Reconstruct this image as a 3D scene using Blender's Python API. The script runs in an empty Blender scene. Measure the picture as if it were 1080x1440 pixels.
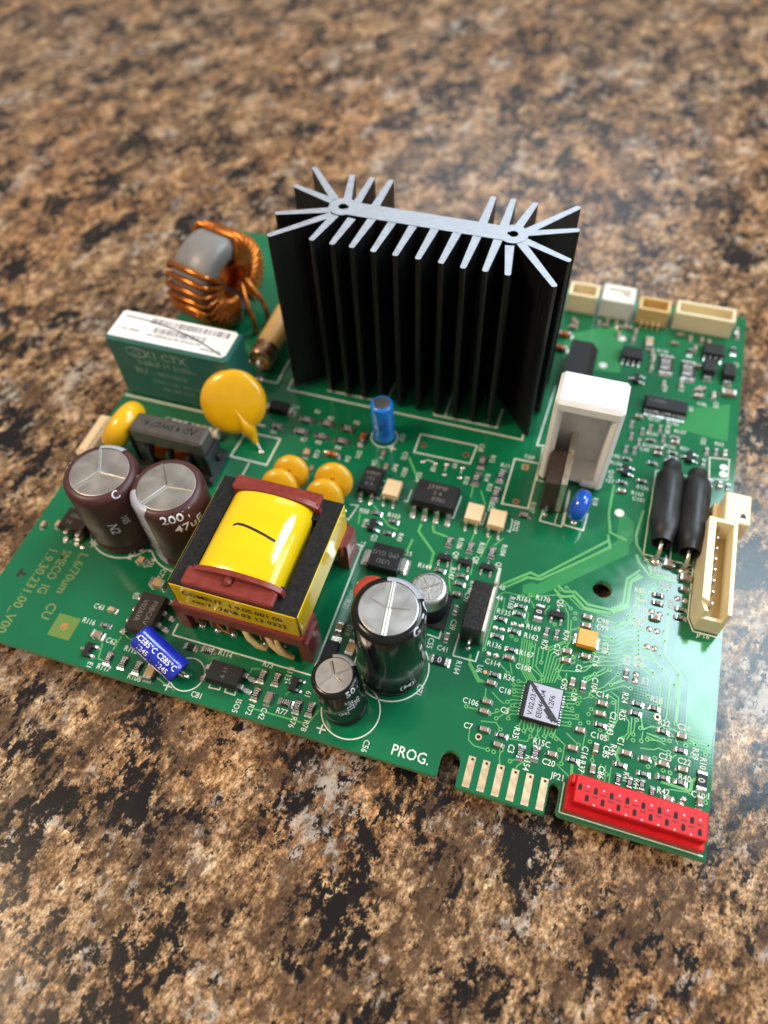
import bpy, bmesh, math, random
from mathutils import Vector, Matrix
random.seed(7)
R = math.radians
scene = bpy.context.scene
COL = scene.collection
MM = 0.001                      # everything below is written in millimetres
BX, BY, BZ = -70.7, 66.5, 4.0   # middle of the board; height of its upper face over the counter

# ------------------------------------------------------------------ camera, light, exposure
cam_data = bpy.data.cameras.new('camera')
cam = bpy.data.objects.new('camera', cam_data)
COL.objects.link(cam)
cam.location = (-0.03795, -0.03709, 0.13842)
cam.rotation_mode = 'XYZ'
cam.rotation_euler = (0.604814, 0.032407, 0.306942)
cam_data.sensor_fit = 'VERTICAL'
cam_data.sensor_height = 36.0
cam_data.lens = 26.8873
cam_data.clip_start = 0.005
cam_data.clip_end = 20.0
cam_data.dof.use_dof = True
cam_data.dof.focus_distance = 0.135
cam_data.dof.aperture_fstop = 11.0
scene.camera = cam

world = bpy.data.worlds.new('World')
scene.world = world
world.use_nodes = True
wb = world.node_tree.nodes['Background']
wb.inputs['Color'].default_value = (1.0, 0.92, 0.83, 1)
wb.inputs['Strength'].default_value = 0.31

def area_lamp(name, az, el, dist, sx, sy, power, col, target=(-0.06, 0.06, 0.0)):
    d = bpy.data.lights.new(name, 'AREA')
    d.shape = 'RECTANGLE'; d.size = sx; d.size_y = sy
    d.energy = power; d.color = col
    o = bpy.data.objects.new(name, d)
    COL.objects.link(o)
    v = Vector((math.sin(R(az)) * math.cos(R(el)), math.cos(R(az)) * math.cos(R(el)), math.sin(R(el))))
    o.location = Vector(target) + v * dist
    o.rotation_euler = v.to_track_quat('Z', 'Y').to_euler()
    return o
# daylight: a window behind the board on the right (its image lies in the solder mask), the wide glazing
# further round to the right, a dim far window behind; and the warm lamp of the room on the near left
area_lamp('window_light', 34, 55.5, 1.25, 0.38, 0.37, 7.0, (0.68, 0.88, 1.0))
area_lamp('window_light_side', 78, 40, 1.5, 0.9, 0.8, 13.0, (0.86, 0.94, 1.0))
area_lamp('window_light_far', -6, 33, 1.8, 0.7, 0.36, 1.9, (0.80, 0.90, 1.0))
area_lamp('room_lamp', -115, 52, 1.2, 0.30, 0.30, 7.0, (1.0, 0.78, 0.54))

vs = scene.view_settings
vs.view_transform = 'Standard'; vs.look = 'None'; vs.gamma = 1.0; vs.use_curve_mapping = False
vs.exposure = 0.38
scene.render.engine = 'CYCLES'
scene.cycles.use_denoising = True

# ------------------------------------------------------------------ materials
MATS = {}
def mat(name, col, rough=0.5, metal=0.0, coat=0.0, var=None, bump=None, spec=None, dust=0.0, trans=None, stretch=None):
    """col linear rgb; var=(scale, amount) lightness noise; bump=(scale, strength)."""
    m = bpy.data.materials.new(name); m.use_nodes = True
    nt = m.node_tree; N = nt.nodes; L = nt.links
    b = N['Principled BSDF']
    b.inputs['Base Color'].default_value = (*col, 1)
    b.inputs['Roughness'].default_value = rough
    b.inputs['Metallic'].default_value = metal
    b.inputs['Coat Weight'].default_value = coat
    b.inputs['Coat Roughness'].default_value = 0.08
    if spec is not None: b.inputs['Specular IOR Level'].default_value = spec
    if trans: b.inputs['Subsurface Weight'].default_value = trans; b.inputs['Subsurface Radius'].default_value = (0.002, 0.0015, 0.001); b.inputs['Subsurface Scale'].default_value = 1.0
    tc = N.new('ShaderNodeTexCoord'); vec = tc.outputs['Object']
    if stretch:
        mp = N.new('ShaderNodeMapping'); mp.inputs['Scale'].default_value = stretch
        L.new(vec, mp.inputs['Vector']); vec = mp.outputs[0]
    if var or dust:
        sc, am = var or (900, 0.0)
        n = N.new('ShaderNodeTexNoise'); n.inputs['Scale'].default_value = sc; n.inputs['Detail'].default_value = 5
        L.new(vec, n.inputs['Vector'])
        mr = N.new('ShaderNodeMapRange'); mr.inputs[1].default_value = 0.3; mr.inputs[2].default_value = 0.7
        mr.inputs[3].default_value = 1 - am; mr.inputs[4].default_value = 1 + am
        L.new(n.outputs['Fac'], mr.inputs[0])
        mx = N.new('ShaderNodeMix'); mx.data_type = 'RGBA'; mx.blend_type = 'MULTIPLY'; mx.inputs['Factor'].default_value = 1
        mx.inputs['A'].default_value = (*col, 1)
        L.new(mr.outputs[0], mx.inputs['B'])
        out = mx.outputs['Result']
        rr = N.new('ShaderNodeMapRange'); rr.inputs[1].default_value = 0.3; rr.inputs[2].default_value = 0.75
        rr.inputs[3].default_value = max(0.02, rough - 0.08); rr.inputs[4].default_value = min(1, rough + 0.10)
        L.new(n.outputs['Fac'], rr.inputs[0]); L.new(rr.outputs[0], b.inputs['Roughness'])
        if dust:
            d = N.new('ShaderNodeTexNoise'); d.inputs['Scale'].default_value = 3800; d.inputs['Detail'].default_value = 2
            L.new(tc.outputs['Object'], d.inputs['Vector'])
            dr = N.new('ShaderNodeMapRange'); dr.inputs[1].default_value = 0.70; dr.inputs[2].default_value = 0.80
            dr.inputs[3].default_value = 0; dr.inputs[4].default_value = dust
            L.new(d.outputs['Fac'], dr.inputs[0])
            m2 = N.new('ShaderNodeMix'); m2.data_type = 'RGBA'
            L.new(dr.outputs[0], m2.inputs['Factor']); L.new(out, m2.inputs['A']); m2.inputs['B'].default_value = (0.55, 0.5, 0.45, 1)
            out = m2.outputs['Result']
        L.new(out, b.inputs['Base Color'])
    if bump:
        n2 = N.new('ShaderNodeTexNoise'); n2.inputs['Scale'].default_value = bump[0]; n2.inputs['Detail'].default_value = 3
        L.new(vec, n2.inputs['Vector'])
        bp = N.new('ShaderNodeBump'); bp.inputs['Strength'].default_value = bump[1]; bp.inputs['Distance'].default_value = 0.0002
        L.new(n2.outputs['Fac'], bp.inputs['Height']); L.new(bp.outputs['Normal'], b.inputs['Normal'])
    MATS[name] = m
    return m

def board_material(name, col, col2, rough):
    """solder mask: glossy green with the faint weave of the glass cloth in its relief"""
    m = mat(name, col, rough)
    nt = m.node_tree; N = nt.nodes; L = nt.links; b = N['Principled BSDF']
    tc = N.new('ShaderNodeTexCoord')
    n = N.new('ShaderNodeTexNoise'); n.inputs['Scale'].default_value = 45; n.inputs['Detail'].default_value = 4
    L.new(tc.outputs['Object'], n.inputs['Vector'])
    mr = N.new('ShaderNodeMapRange'); mr.inputs[1].default_value = 0.38; mr.inputs[2].default_value = 0.62
    L.new(n.outputs['Fac'], mr.inputs[0])
    mx = N.new('ShaderNodeMix'); mx.data_type = 'RGBA'
    mx.inputs['A'].default_value = (*col, 1); mx.inputs['B'].default_value = (*col2, 1)
    L.new(mr.outputs[0], mx.inputs['Factor']); L.new(mx.outputs['Result'], b.inputs['Base Color'])
    w1 = N.new('ShaderNodeTexWave'); w1.bands_direction = 'X'; w1.inputs['Scale'].default_value = 640; w1.inputs['Distortion'].default_value = 1.2
    w2 = N.new('ShaderNodeTexWave'); w2.bands_direction = 'Y'; w2.inputs['Scale'].default_value = 560; w2.inputs['Distortion'].default_value = 1.2
    n3 = N.new('ShaderNodeTexNoise'); n3.inputs['Scale'].default_value = 260
    for w in (w1, w2, n3): L.new(tc.outputs['Object'], w.inputs['Vector'])
    ad = N.new('ShaderNodeMath'); ad.operation = 'ADD'; L.new(w1.outputs['Fac'], ad.inputs[0]); L.new(w2.outputs['Fac'], ad.inputs[1])
    ml = N.new('ShaderNodeMath'); ml.operation = 'MULTIPLY_ADD'; ml.inputs[1].default_value = 0.14
    L.new(ad.outputs[0], ml.inputs[0]); L.new(n3.outputs['Fac'], ml.inputs[2])
    bp = N.new('ShaderNodeBump'); bp.inputs['Strength'].default_value = 0.10; bp.inputs['Distance'].default_value = 0.00006
    L.new(ml.outputs[0], bp.inputs['Height']); L.new(bp.outputs['Normal'], b.inputs['Normal'])
    rr = N.new('ShaderNodeMapRange'); rr.inputs[1].default_value = 0.3; rr.inputs[2].default_value = 0.7
    rr.inputs[3].default_value = rough - 0.04; rr.inputs[4].default_value = rough + 0.05
    L.new(n3.outputs['Fac'], rr.inputs[0]); L.new(rr.outputs[0], b.inputs['Roughness'])
    return m

board_material('solder_mask', (0.005, 0.150, 0.058), (0.006, 0.120, 0.050), 0.10)
board_material('solder_mask_copper', (0.035, 0.25, 0.080), (0.030, 0.22, 0.075), 0.10)
board_material('solder_mask_trace', (0.12, 0.40, 0.12), (0.10, 0.35, 0.11), 0.16)
mat('board_edge', (0.10, 0.30, 0.13), 0.55, var=(1500, 0.3))
mat('silkscreen', (0.64, 0.68, 0.58), 0.55, var=(1800, 0.12))
mat('copper_print', (0.17, 0.22, 0.065), 0.4)
mat('fiducial_mask', (0.13, 0.22, 0.05), 0.2)
mat('gold', (0.72, 0.50, 0.31), 0.34, 0.75, var=(700, 0.10), bump=(900, 0.12))
mat('copper_pad', (0.62, 0.33, 0.15), 0.35, 0.8, var=(1500, 0.2))
mat('tin', (0.66, 0.64, 0.60), 0.27, 1.0, var=(1500, 0.18), bump=(1800, 0.35))
mat('solder', (0.70, 0.66, 0.60), 0.22, 1.0, bump=(1200, 0.4))
mat('ic_black', (0.013, 0.012, 0.012), 0.52, spec=0.3, var=(2500, 0.3), bump=(5000, 0.25), dust=0.14)
mat('ic_brown', (0.024, 0.015, 0.011), 0.50, spec=0.3, var=(2500, 0.3), bump=(5000, 0.25), dust=0.2)
mat('ic_print', (0.16, 0.14, 0.12), 0.6)
mat('hole_shade', (0.006, 0.006, 0.006), 0.8)  # near-black colour stands in for the shade inside holes
mat('res_black', (0.016, 0.015, 0.015), 0.5, spec=0.3, var=(3000, 0.3))
mat('res_print', (0.62, 0.60, 0.56), 0.6)
mat('mlcc', (0.27, 0.185, 0.13), 0.42, var=(2500, 0.2))
mat('mlcc_tan', (0.52, 0.33, 0.17), 0.42, var=(2500, 0.15))
mat('ceramic_white', (0.70, 0.66, 0.60), 0.5)
mat('anodised', (0.005, 0.005, 0.0055), 0.40, spec=0.30, var=(900, 0.5), bump=(1400, 0.30), dust=0.15, stretch=(1, 1, 0.03))
mat('bare_aluminium', (0.56, 0.59, 0.65), 0.56, 1.0, var=(1500, 0.10), bump=(2600, 0.35), stretch=(0.4, 1.4, 1))
mat('can_top', (0.56, 0.54, 0.52), 0.36, 1.0, var=(260, 0.05))
mat('can_bright', (0.66, 0.65, 0.64), 0.34, 1.0, var=(2600, 0.12), bump=(4000, 0.15))
mat('can_groove', (0.85, 0.82, 0.78), 0.25, 1.0)
mat('sleeve_maroon', (0.062, 0.020, 0.020), 0.40, spec=0.4, var=(500, 0.12), bump=(600, 0.05))
mat('sleeve_black', (0.006, 0.008, 0.008), 0.16, spec=0.35, var=(500, 0.2), bump=(500, 0.04), dust=0.12)
mat('sleeve_blue', (0.008, 0.20, 0.72), 0.24, coat=0.4, var=(500, 0.12), bump=(700, 0.08))
mat('sleeve_royal', (0.008, 0.025, 0.42), 0.22, coat=0.5, var=(500, 0.12), bump=(700, 0.06))
mat('sleeve_red', (0.36, 0.035, 0.02), 0.30, coat=0.3, var=(500, 0.12))
mat('stripe_grey', (0.36, 0.36, 0.42), 0.30, var=(700, 0.06))
mat('print_light', (0.62, 0.62, 0.68), 0.45)
mat('print_white', (0.80, 0.82, 0.86), 0.45)
mat('slot_shade_red', (0.20, 0.004, 0.006), 0.6)  # darker red paints the shade of the socket's small slots
mat('print_grey', (0.10, 0.10, 0.12), 0.5)
mat('ink_black', (0.012, 0.010, 0.012), 0.5)
mat('tape_yellow', (0.80, 0.54, 0.003), 0.13, coat=0.2, var=(160, 0.06), bump=(420, 0.30), stretch=(0.22, 1.0, 0.6))
mat('bobbin', (0.20, 0.026, 0.018), 0.36, var=(700, 0.14), bump=(900, 0.10), dust=0.30)
mat('ferrite', (0.010, 0.010, 0.010), 0.36, spec=0.35, var=(1500, 0.3), bump=(1800, 0.08), dust=0.10)
mat('ferrite_grey', (0.085, 0.074, 0.066), 0.40, 0.25, var=(500, 0.12), bump=(1500, 0.12), dust=0.25)
mat('core_grey', (0.21, 0.20, 0.195), 0.40, var=(300, 0.06), bump=(1000, 0.10))
mat('enamel_copper', (0.52, 0.155, 0.025), 0.20, 0.85, var=(900, 0.15))
mat('epoxy_yellow', (0.78, 0.42, 0.005), 0.20, coat=0.3, var=(250, 0.06), bump=(250, 0.08), dust=0.08)
mat('epoxy_ochre', (0.66, 0.34, 0.012), 0.26, coat=0.2, var=(250, 0.10), bump=(300, 0.12), dust=0.12)
mat('epoxy_blue', (0.004, 0.085, 0.52), 0.15, coat=0.5, var=(400, 0.12))
mat('film_green', (0.024, 0.135, 0.110), 0.36, var=(180, 0.10), bump=(1100, 0.08))
mat('film_print', (0.24, 0.36, 0.31), 0.5)
mat('paper_window_tint', (0.40, 0.40, 0.49), 0.35, var=(400, 0.03))  # white label paper, the window's blue reflection tinted into its colour
mat('paper_label', (0.80, 0.76, 0.74), 0.5, var=(400, 0.03))
mat('label_print', (0.12, 0.11, 0.12), 0.6)
mat('plastic_cream', (0.82, 0.70, 0.47), 0.38, var=(250, 0.05), trans=0.15)
mat('plastic_tan', (0.66, 0.45, 0.18), 0.40, var=(250, 0.06), trans=0.1)
mat('plastic_ivory', (0.78, 0.76, 0.70), 0.38, var=(250, 0.04), trans=0.15)
mat('plastic_white', (0.82, 0.80, 0.79), 0.55, var=(350, 0.03), bump=(2500, 0.15), trans=0.15)
mat('plastic_grey', (0.72, 0.69, 0.665), 0.6, var=(500, 0.06), bump=(2500, 0.2))
mat('plastic_red', (0.60, 0.008, 0.012), 0.38, spec=0.3, var=(400, 0.08), bump=(1500, 0.08))
mat('opto_cream', (0.70, 0.50, 0.29), 0.5, var=(900, 0.06), bump=(2500, 0.15))
mat('tantalum', (0.80, 0.34, 0.035), 0.38, var=(900, 0.08), bump=(2500, 0.1))
mat('shrink_black', (0.010, 0.010, 0.011), 0.40, var=(300, 0.25), bump=(500, 0.30), dust=0.15)
mat('transistor_brown', (0.045, 0.028, 0.020), 0.45, var=(900, 0.2), bump=(3000, 0.1), dust=0.15)
mat('transistor_black', (0.010, 0.008, 0.008), 0.26, var=(2500, 0.2), dust=0.05)
mat('tab_metal', (0.74, 0.66, 0.55), 0.36, 0.8, var=(900, 0.12))
mat('fuse_tan', (0.60, 0.37, 0.13), 0.30, var=(300, 0.06))
mat('brass', (0.40, 0.24, 0.14), 0.28, 0.9, var=(600, 0.2))
mat('glass_orange', (0.50, 0.10, 0.02), 0.15, coat=0.5)
mat('wire_cream', (0.70, 0.52, 0.22), 0.45, var=(1500, 0.2))

def counter_material():
    m = bpy.data.materials.new('stone_laminate'); m.use_nodes = True
    nt = m.node_tree; N = nt.nodes; L = nt.links; b = N['Principled BSDF']
    tc = N.new('ShaderNodeTexCoord')
    m0 = N.new('ShaderNodeMapping'); m0.inputs['Rotation'].default_value = (0, 0, R(-75))
    mp = N.new('ShaderNodeMapping'); mp.inputs['Scale'].default_value = (0.85, 1.15, 1)
    L.new(tc.outputs['Object'], m0.inputs['Vector']); L.new(m0.outputs[0], mp.inputs['Vector'])
    def noise(scale, detail, rough, dist, off=0.0):
        mo = N.new('ShaderNodeMapping'); mo.inputs['Location'].default_value = (off, off * 1.7, off * .3)
        L.new(mp.outputs[0], mo.inputs['Vector'])
        n = N.new('ShaderNodeTexNoise'); n.inputs['Scale'].default_value = scale; n.inputs['Detail'].default_value = detail
        n.inputs['Roughness'].default_value = rough; n.inputs['Distortion'].default_value = dist
        L.new(mo.outputs[0], n.inputs['Vector'])
        return n.outputs['Fac']
    def ramp(fac, stops, interp='LINEAR'):
        r = N.new('ShaderNodeValToRGB'); cr = r.color_ramp; cr.interpolation = interp
        while len(cr.elements) < len(stops): cr.elements.new(0.5)
        for e, (p, c) in zip(cr.elements, stops): e.position = p; e.color = (*c, 1)
        L.new(fac, r.inputs[0]); return r.outputs['Color']
    def mix(fac, a, c, blend='MIX'):
        x = N.new('ShaderNodeMix'); x.data_type = 'RGBA'; x.blend_type = blend
        if isinstance(fac, float): x.inputs['Factor'].default_value = fac
        else: L.new(fac, x.inputs['Factor'])
        L.new(a, x.inputs['A'])
        if isinstance(c, tuple): x.inputs['B'].default_value = (*c, 1)
        else: L.new(c, x.inputs['B'])
        return x.outputs['Result']
    def blend(f1, f2, w):
        x = N.new('ShaderNodeMath'); x.operation = 'MULTIPLY'; x.inputs[1].default_value = 1 - w; L.new(f1, x.inputs[0])
        y = N.new('ShaderNodeMath'); y.operation = 'MULTIPLY_ADD'; y.inputs[1].default_value = w; L.new(f2, y.inputs[0]); L.new(x.outputs[0], y.inputs[2])
        return y.outputs[0]
    base = ramp(blend(noise(150, 9, 0.76, 0.1), noise(620, 5, 0.72, 0.1, 1.7), 0.45), [(0.39, (0.034, 0.018, 0.009)), (0.455, (0.130, 0.070, 0.034)), (0.508, (0.305, 0.178, 0.090)), (0.562, (0.47, 0.305, 0.172)), (0.645, (0.70, 0.57, 0.42))])
    fine = ramp(noise(1700, 4, 0.75, 0.0, 3.1), [(0.38, (0.26, 0.22, 0.19)), (0.50, (1.0, 1.0, 1.0)), (0.63, (1.7, 1.64, 1.55))])
    c = mix(0.8, base, fine, 'MULTIPLY')
    # warm ochre zones
    of = ramp(noise(22, 4, 0.6, 0.2, 41.0), [(0.46, (0, 0, 0)), (0.62, (0.55, 0.55, 0.55))])
    c = mix(of, c, (1.08, 0.82, 0.58), 'MULTIPLY')
    bf = ramp(blend(noise(78, 7, 0.68, 0.1, 7.7), noise(420, 7, 0.74, 0.0, 8.8), 0.48), [(0.485, (0, 0, 0)), (0.545, (0.82, 0.82, 0.82))])
    c = mix(bf, c, (0.070, 0.038, 0.022))
    gf = ramp(blend(noise(70, 6, 0.68, 0.2, 12.3), noise(480, 6, 0.74, 0.0, 14.1), 0.5), [(0.540, (0, 0, 0)), (0.60, (0.70, 0.70, 0.70))])
    c = mix(gf, c, (0.46, 0.40, 0.345))
    k1 = ramp(blend(noise(92, 7, 0.70, 0.1, 21.0), noise(480, 7, 0.74, 0.1, 25.0), 0.42), [(0.512, (0, 0, 0)), (0.538, (1, 1, 1))])
    c = mix(k1, c, (0.010, 0.008, 0.008))
    k2 = ramp(blend(noise(230, 6, 0.72, 0.1, 33.0), noise(800, 5, 0.72, 0.0, 35.0), 0.35), [(0.552, (0, 0, 0)), (0.585, (0.94, 0.94, 0.94))])
    c = mix(k2, c, (0.016, 0.011, 0.010))
    L.new(c, b.inputs['Base Color'])
    b.inputs['Roughness'].default_value = 0.22
    b.inputs['Specular IOR Level'].default_value = 0.30
    bp = N.new('ShaderNodeBump'); bp.inputs['Strength'].default_value = 0.22; bp.inputs['Distance'].default_value = 0.0002
    L.new(noise(330, 4, 0.6, 0.3, 5.0), bp.inputs['Height']); L.new(bp.outputs['Normal'], b.inputs['Normal'])
    MATS['stone_laminate'] = m
counter_material()

# ------------------------------------------------------------------ mesh building
class MB:
    """collects faces in millimetres; every face carries a material name"""
    def __init__(s): s.v = []; s.f = []; s.m = []; s.names = []
    def mi(s, n):
        if n not in s.names: s.names.append(n)
        return s.names.index(n)
    def add(s, verts, faces, m):
        o = len(s.v); s.v += [tuple(p) for p in verts]
        k = s.mi(m)
        for f in faces: s.f.append(tuple(i + o for i in f)); s.m.append(k)
        return s
    def box(s, lo, hi, m, top=None):
        x0, y0, z0 = lo; x1, y1, z1 = hi
        v = [(x0, y0, z0), (x1, y0, z0), (x1, y1, z0), (x0, y1, z0), (x0, y0, z1), (x1, y0, z1), (x1, y1, z1), (x0, y1, z1)]
        s.add(v, [(0, 3, 2, 1), (0, 1, 5, 4), (1, 2, 6, 5), (2, 3, 7, 6), (3, 0, 4, 7)], m)
        s.add(v[4:], [(0, 1, 2, 3)], top or m)
        return s
    def cbox(s, lo, hi, b, m):
        """box with every edge chamfered by b"""
        c = [(lo[i] + hi[i]) / 2 for i in range(3)]; h = [(hi[i] - lo[i]) / 2 for i in range(3)]
        b = min(b, min(h) * 0.9)
        V = []; idx = {}
        for sx in (-1, 1):
            for sy in (-1, 1):
                for sz in (-1, 1):
                    for a in range(3):
                        p = []
                        for i, sg in enumerate((sx, sy, sz)): p.append(c[i] + sg * (h[i] - (0 if i == a else b)))
                        idx[(sx, sy, sz, a)] = len(V); V.append(p)
        F = []
        for a in range(3):
            u, w = [i for i in range(3) if i != a]
            for sg in (-1, 1):
                q = []
                for su, sw in ((-1, -1), (1, -1), (1, 1), (-1, 1)):
                    t = [0, 0, 0]; t[a] = sg; t[u] = su; t[w] = sw; q.append(idx[(*t, a)])
                F.append(q)
        for a in range(3):
            u, w = [i for i in range(3) if i != a]
            for su in (-1, 1):
                for sw in (-1, 1):
                    t = [0, 0, 0]; t[u] = su; t[w] = sw
                    t[a] = -1; A = tuple(t); t[a] = 1; Bk = tuple(t)
                    F.append([idx[(*A, u)], idx[(*Bk, u)], idx[(*Bk, w)], idx[(*A, w)]])
        for sx in (-1, 1):
            for sy in (-1, 1):
                for sz in (-1, 1): F.append([idx[(sx, sy, sz, 0)], idx[(sx, sy, sz, 1)], idx[(sx, sy, sz, 2)]])
        cc = Vector(c); G = []
        for f in F:
            P = [Vector(V[i]) for i in f]
            n = (P[1] - P[0]).cross(P[2] - P[0])
            G.append(tuple(f) if n.dot(sum(P, Vector()) / len(P) - cc) > 0 else tuple(reversed(f)))
        return s.add(V, G, m)
    def prism(s, poly, z0, z1, m, top=None, bottom=True, scale_top=1.0):
        """poly: convex or concave xy outline (counter-clockwise)"""
        n = len(poly)
        cx = sum(p[0] for p in poly) / n; cy = sum(p[1] for p in poly) / n
        a = sum(poly[i][0] * poly[(i + 1) % n][1] - poly[(i + 1) % n][0] * poly[i][1] for i in range(n))
        if a < 0: poly = list(reversed(poly))
        v = [(x, y, z0) for x, y in poly] + [(cx + (x - cx) * scale_top, cy + (y - cy) * scale_top, z1) for x, y in poly]
        s.add(v, [(i, (i + 1) % n, n + (i + 1) % n, n + i) for i in range(n)], m)
        s.add(v[n:], [tuple(range(n))], top or m)
        if bottom: s.add(v[:n], [tuple(reversed(range(n)))], m)
        return s
    def lathe(s, prof, m, n=48, a0=0.0, a1=360.0, axis='Z', c=(0, 0, 0), cap=False):
        """prof: (radius, height) pairs from the bottom up"""
        full = abs(a1 - a0) >= 359.9
        k = n if full else n + 1
        V = []
        for r, z in prof:
            for i in range(k):
                t = R(a0 + (a1 - a0) * i / n)
                p = (r * math.cos(t), r * math.sin(t), z)
                if axis == 'X': p = (p[2], p[0], p[1])
                if axis == 'Y': p = (p[1], p[2], p[0])
                V.append((p[0] + c[0], p[1] + c[1], p[2] + c[2]))
        F = []
        for j in range(len(prof) - 1):
            for i in range(n):
                i2 = (i + 1) % k if full else i + 1
                F.append((j * k + i, j * k + i2, (j + 1) * k + i2, (j + 1) * k + i))
        if cap:
            F.append(tuple(reversed(range(k)))); F.append(tuple(range((len(prof) - 1) * k, len(prof) * k)))
        return s.add(V, F, m)
    def tube(s, path, r, m, n=10, closed=False, rr=None):
        P = [Vector(p) for p in path]; k = len(P)
        rad = rr or [r] * k
        V = []; F = []
        up = None
        for i, p in enumerate(P):
            if closed: t = (P[(i + 1) % k] - P[i - 1])
            else: t = P[min(i + 1, k - 1)] - P[max(i - 1, 0)]
            t.normalize()
            if up is None: up = Vector((0, 0, 1)) if abs(t.z) < 0.9 else Vector((1, 0, 0))
            a = up - t * up.dot(t)
            if a.length < 1e-6: a = t.orthogonal()
            a.normalize(); up = a
            bb = t.cross(a)
            for j in range(n):
                q = 2 * math.pi * j / n
                V.append(p + (a * math.cos(q) + bb * math.sin(q)) * rad[i])
        for i in range(k if closed else k - 1):
            i2 = (i + 1) % k
            for j in range(n): F.append((i * n + j, i * n + (j + 1) % n, i2 * n + (j + 1) % n, i2 * n + j))
        if not closed: F.append(tuple(reversed(range(n)))); F.append(tuple(range((k - 1) * n, k * n)))
        return s.add(V, F, m)
    def ribbon(s, path, w, z0, z1, m, closed=False):
        """flat strip of width w along an xy path, standing from z0 to z1"""
        P = [Vector((p[0], p[1])) for p in path]; k = len(P)
        Lp = []; Rp = []
        for i in range(k):
            if closed: a = P[i] - P[i - 1]; b_ = P[(i + 1) % k] - P[i]
            else:
                a = P[i] - P[max(i - 1, 0)]; b_ = P[min(i + 1, k - 1)] - P[i]
                if i == 0: a = b_
                if i == k - 1: b_ = a
            if a.length < 1e-9: a = b_
            if b_.length < 1e-9: b_ = a
            a = a.normalized(); b_ = b_.normalized()
            n1 = Vector((-a.y, a.x)); n2 = Vector((-b_.y, b_.x))
            mm = n1 + n2
            if mm.length < 0.3: mm = n1
            mm.normalize()
            d = (w / 2) / max(0.5, mm.dot(n1))
            Lp.append(P[i] + mm * d); Rp.append(P[i] - mm * d)
        V = [(p.x, p.y, z1) for p in Lp] + [(p.x, p.y, z1) for p in Rp] + [(p.x, p.y, z0) for p in Lp] + [(p.x, p.y, z0) for p in Rp]
        F = []
        for i in range(k if closed else k - 1):
            j = (i + 1) % k
            F += [(i, k + i, k + j, j), (2 * k + i, i, j, 2 * k + j), (k + i, 3 * k + i, 3 * k + j, k + j)]
        if not closed: F += [(0, 2 * k, 3 * k, k), (k - 1, 2 * k - 1, 4 * k - 1, 3 * k - 1)]
        return s.add(V, F, m)
    def disc(s, c, r, z, m, n=16, r0=0.0):
        if r0 <= 0:
            return s.add([(c[0] + r * math.cos(2 * math.pi * i / n), c[1] + r * math.sin(2 * math.pi * i / n), z) for i in range(n)], [tuple(range(n))], m)
        V = [(c[0] + q * math.cos(2 * math.pi * i / n), c[1] + q * math.sin(2 * math.pi * i / n), z) for q in (r0, r) for i in range(n)]
        return s.add(V, [(i, n + i, n + (i + 1) % n, (i + 1) % n) for i in range(n)], m)
    def mapped(s, tv, tf, fn, m):
        return s.add([fn(*p) for p in tv], tf, m)
    def dome(s, c, r, h, m, n=10):
        """small mound of solder"""
        V = []
        for j in range(3):
            t = j / 3 * math.pi / 2
            V += [(c[0] + r * math.cos(t) * math.cos(2 * math.pi * i / n), c[1] + r * math.cos(t) * math.sin(2 * math.pi * i / n), c[2] + h * math.sin(t)) for i in range(n)]
        V.append((c[0], c[1], c[2] + h))
        F = [(j * n + i, j * n + (i + 1) % n, (j + 1) * n + (i + 1) % n, (j + 1) * n + i) for j in range(2) for i in range(n)]
        F += [(2 * n + i, 2 * n + (i + 1) % n, 3 * n) for i in range(n)]
        return s.add(V, F, m)
    def mesh(s, name, smooth=None):
        me = bpy.data.meshes.new(name)
        me.from_pydata([(x * MM, y * MM, z * MM) for x, y, z in s.v], [], s.f)
        for n in s.names: me.materials.append(MATS[n])
        me.polygons.foreach_set('material_index', s.m)
        if smooth:
            me.polygons.foreach_set('use_smooth', [True] * len(s.f))
            me.set_sharp_from_angle(angle=R(smooth))
        me.update()
        return me

TEXT = {}
def text(sx, size=2.0, align='CENTER', bold=0.0, xs=1.0):
    """flat outline of a string: (verts2d, faces), about 0.7 * size tall, in mm"""
    key = (sx, align, bold)
    if key not in TEXT:
        cu = bpy.data.curves.new('t', 'FONT'); cu.body = sx; cu.align_x = align; cu.align_y = 'CENTER'
        cu.size = 1.0; cu.resolution_u = 2; cu.offset = bold; cu.fill_mode = 'FRONT'
        ob = bpy.data.objects.new('t', cu)
        me = bpy.data.meshes.new_from_object(ob)
        TEXT[key] = ([(v.co.x, v.co.y) for v in me.vertices], [tuple(p.vertices) for p in me.polygons])
        bpy.data.objects.remove(ob); bpy.data.meshes.remove(me); bpy.data.curves.remove(cu)
    v, f = TEXT[key]
    return [(x * size * xs, y * size) for x, y in v], f
def flat_text(mb, sx, x, y, z, rot, size, m, bold=0.012, align='CENTER', xs=1.0):
    tv, tf = text(sx, size, align, bold, xs)
    c, s_ = math.cos(R(rot)), math.sin(R(rot))
    mb.mapped(tv, tf, lambda u, v: (x + u * c - v * s_, y + u * s_ + v * c, z), m)

def obj(name, me, parent, loc=(0, 0, 0), rot=(0, 0, 0), label=None, kind=None):
    """loc in board coordinates when the parent is the board, else in the parent's own frame"""
    o = bpy.data.objects.new(name, me); COL.objects.link(o)
    o.parent = parent
    if parent is board: loc = (loc[0] - BX, loc[1] - BY, loc[2] + BZ)
    o.location = [c * MM for c in loc]; o.rotation_euler = [R(a) for a in rot]
    if label: o['label'] = label
    if kind: o['kind'] = kind
    return o

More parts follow.
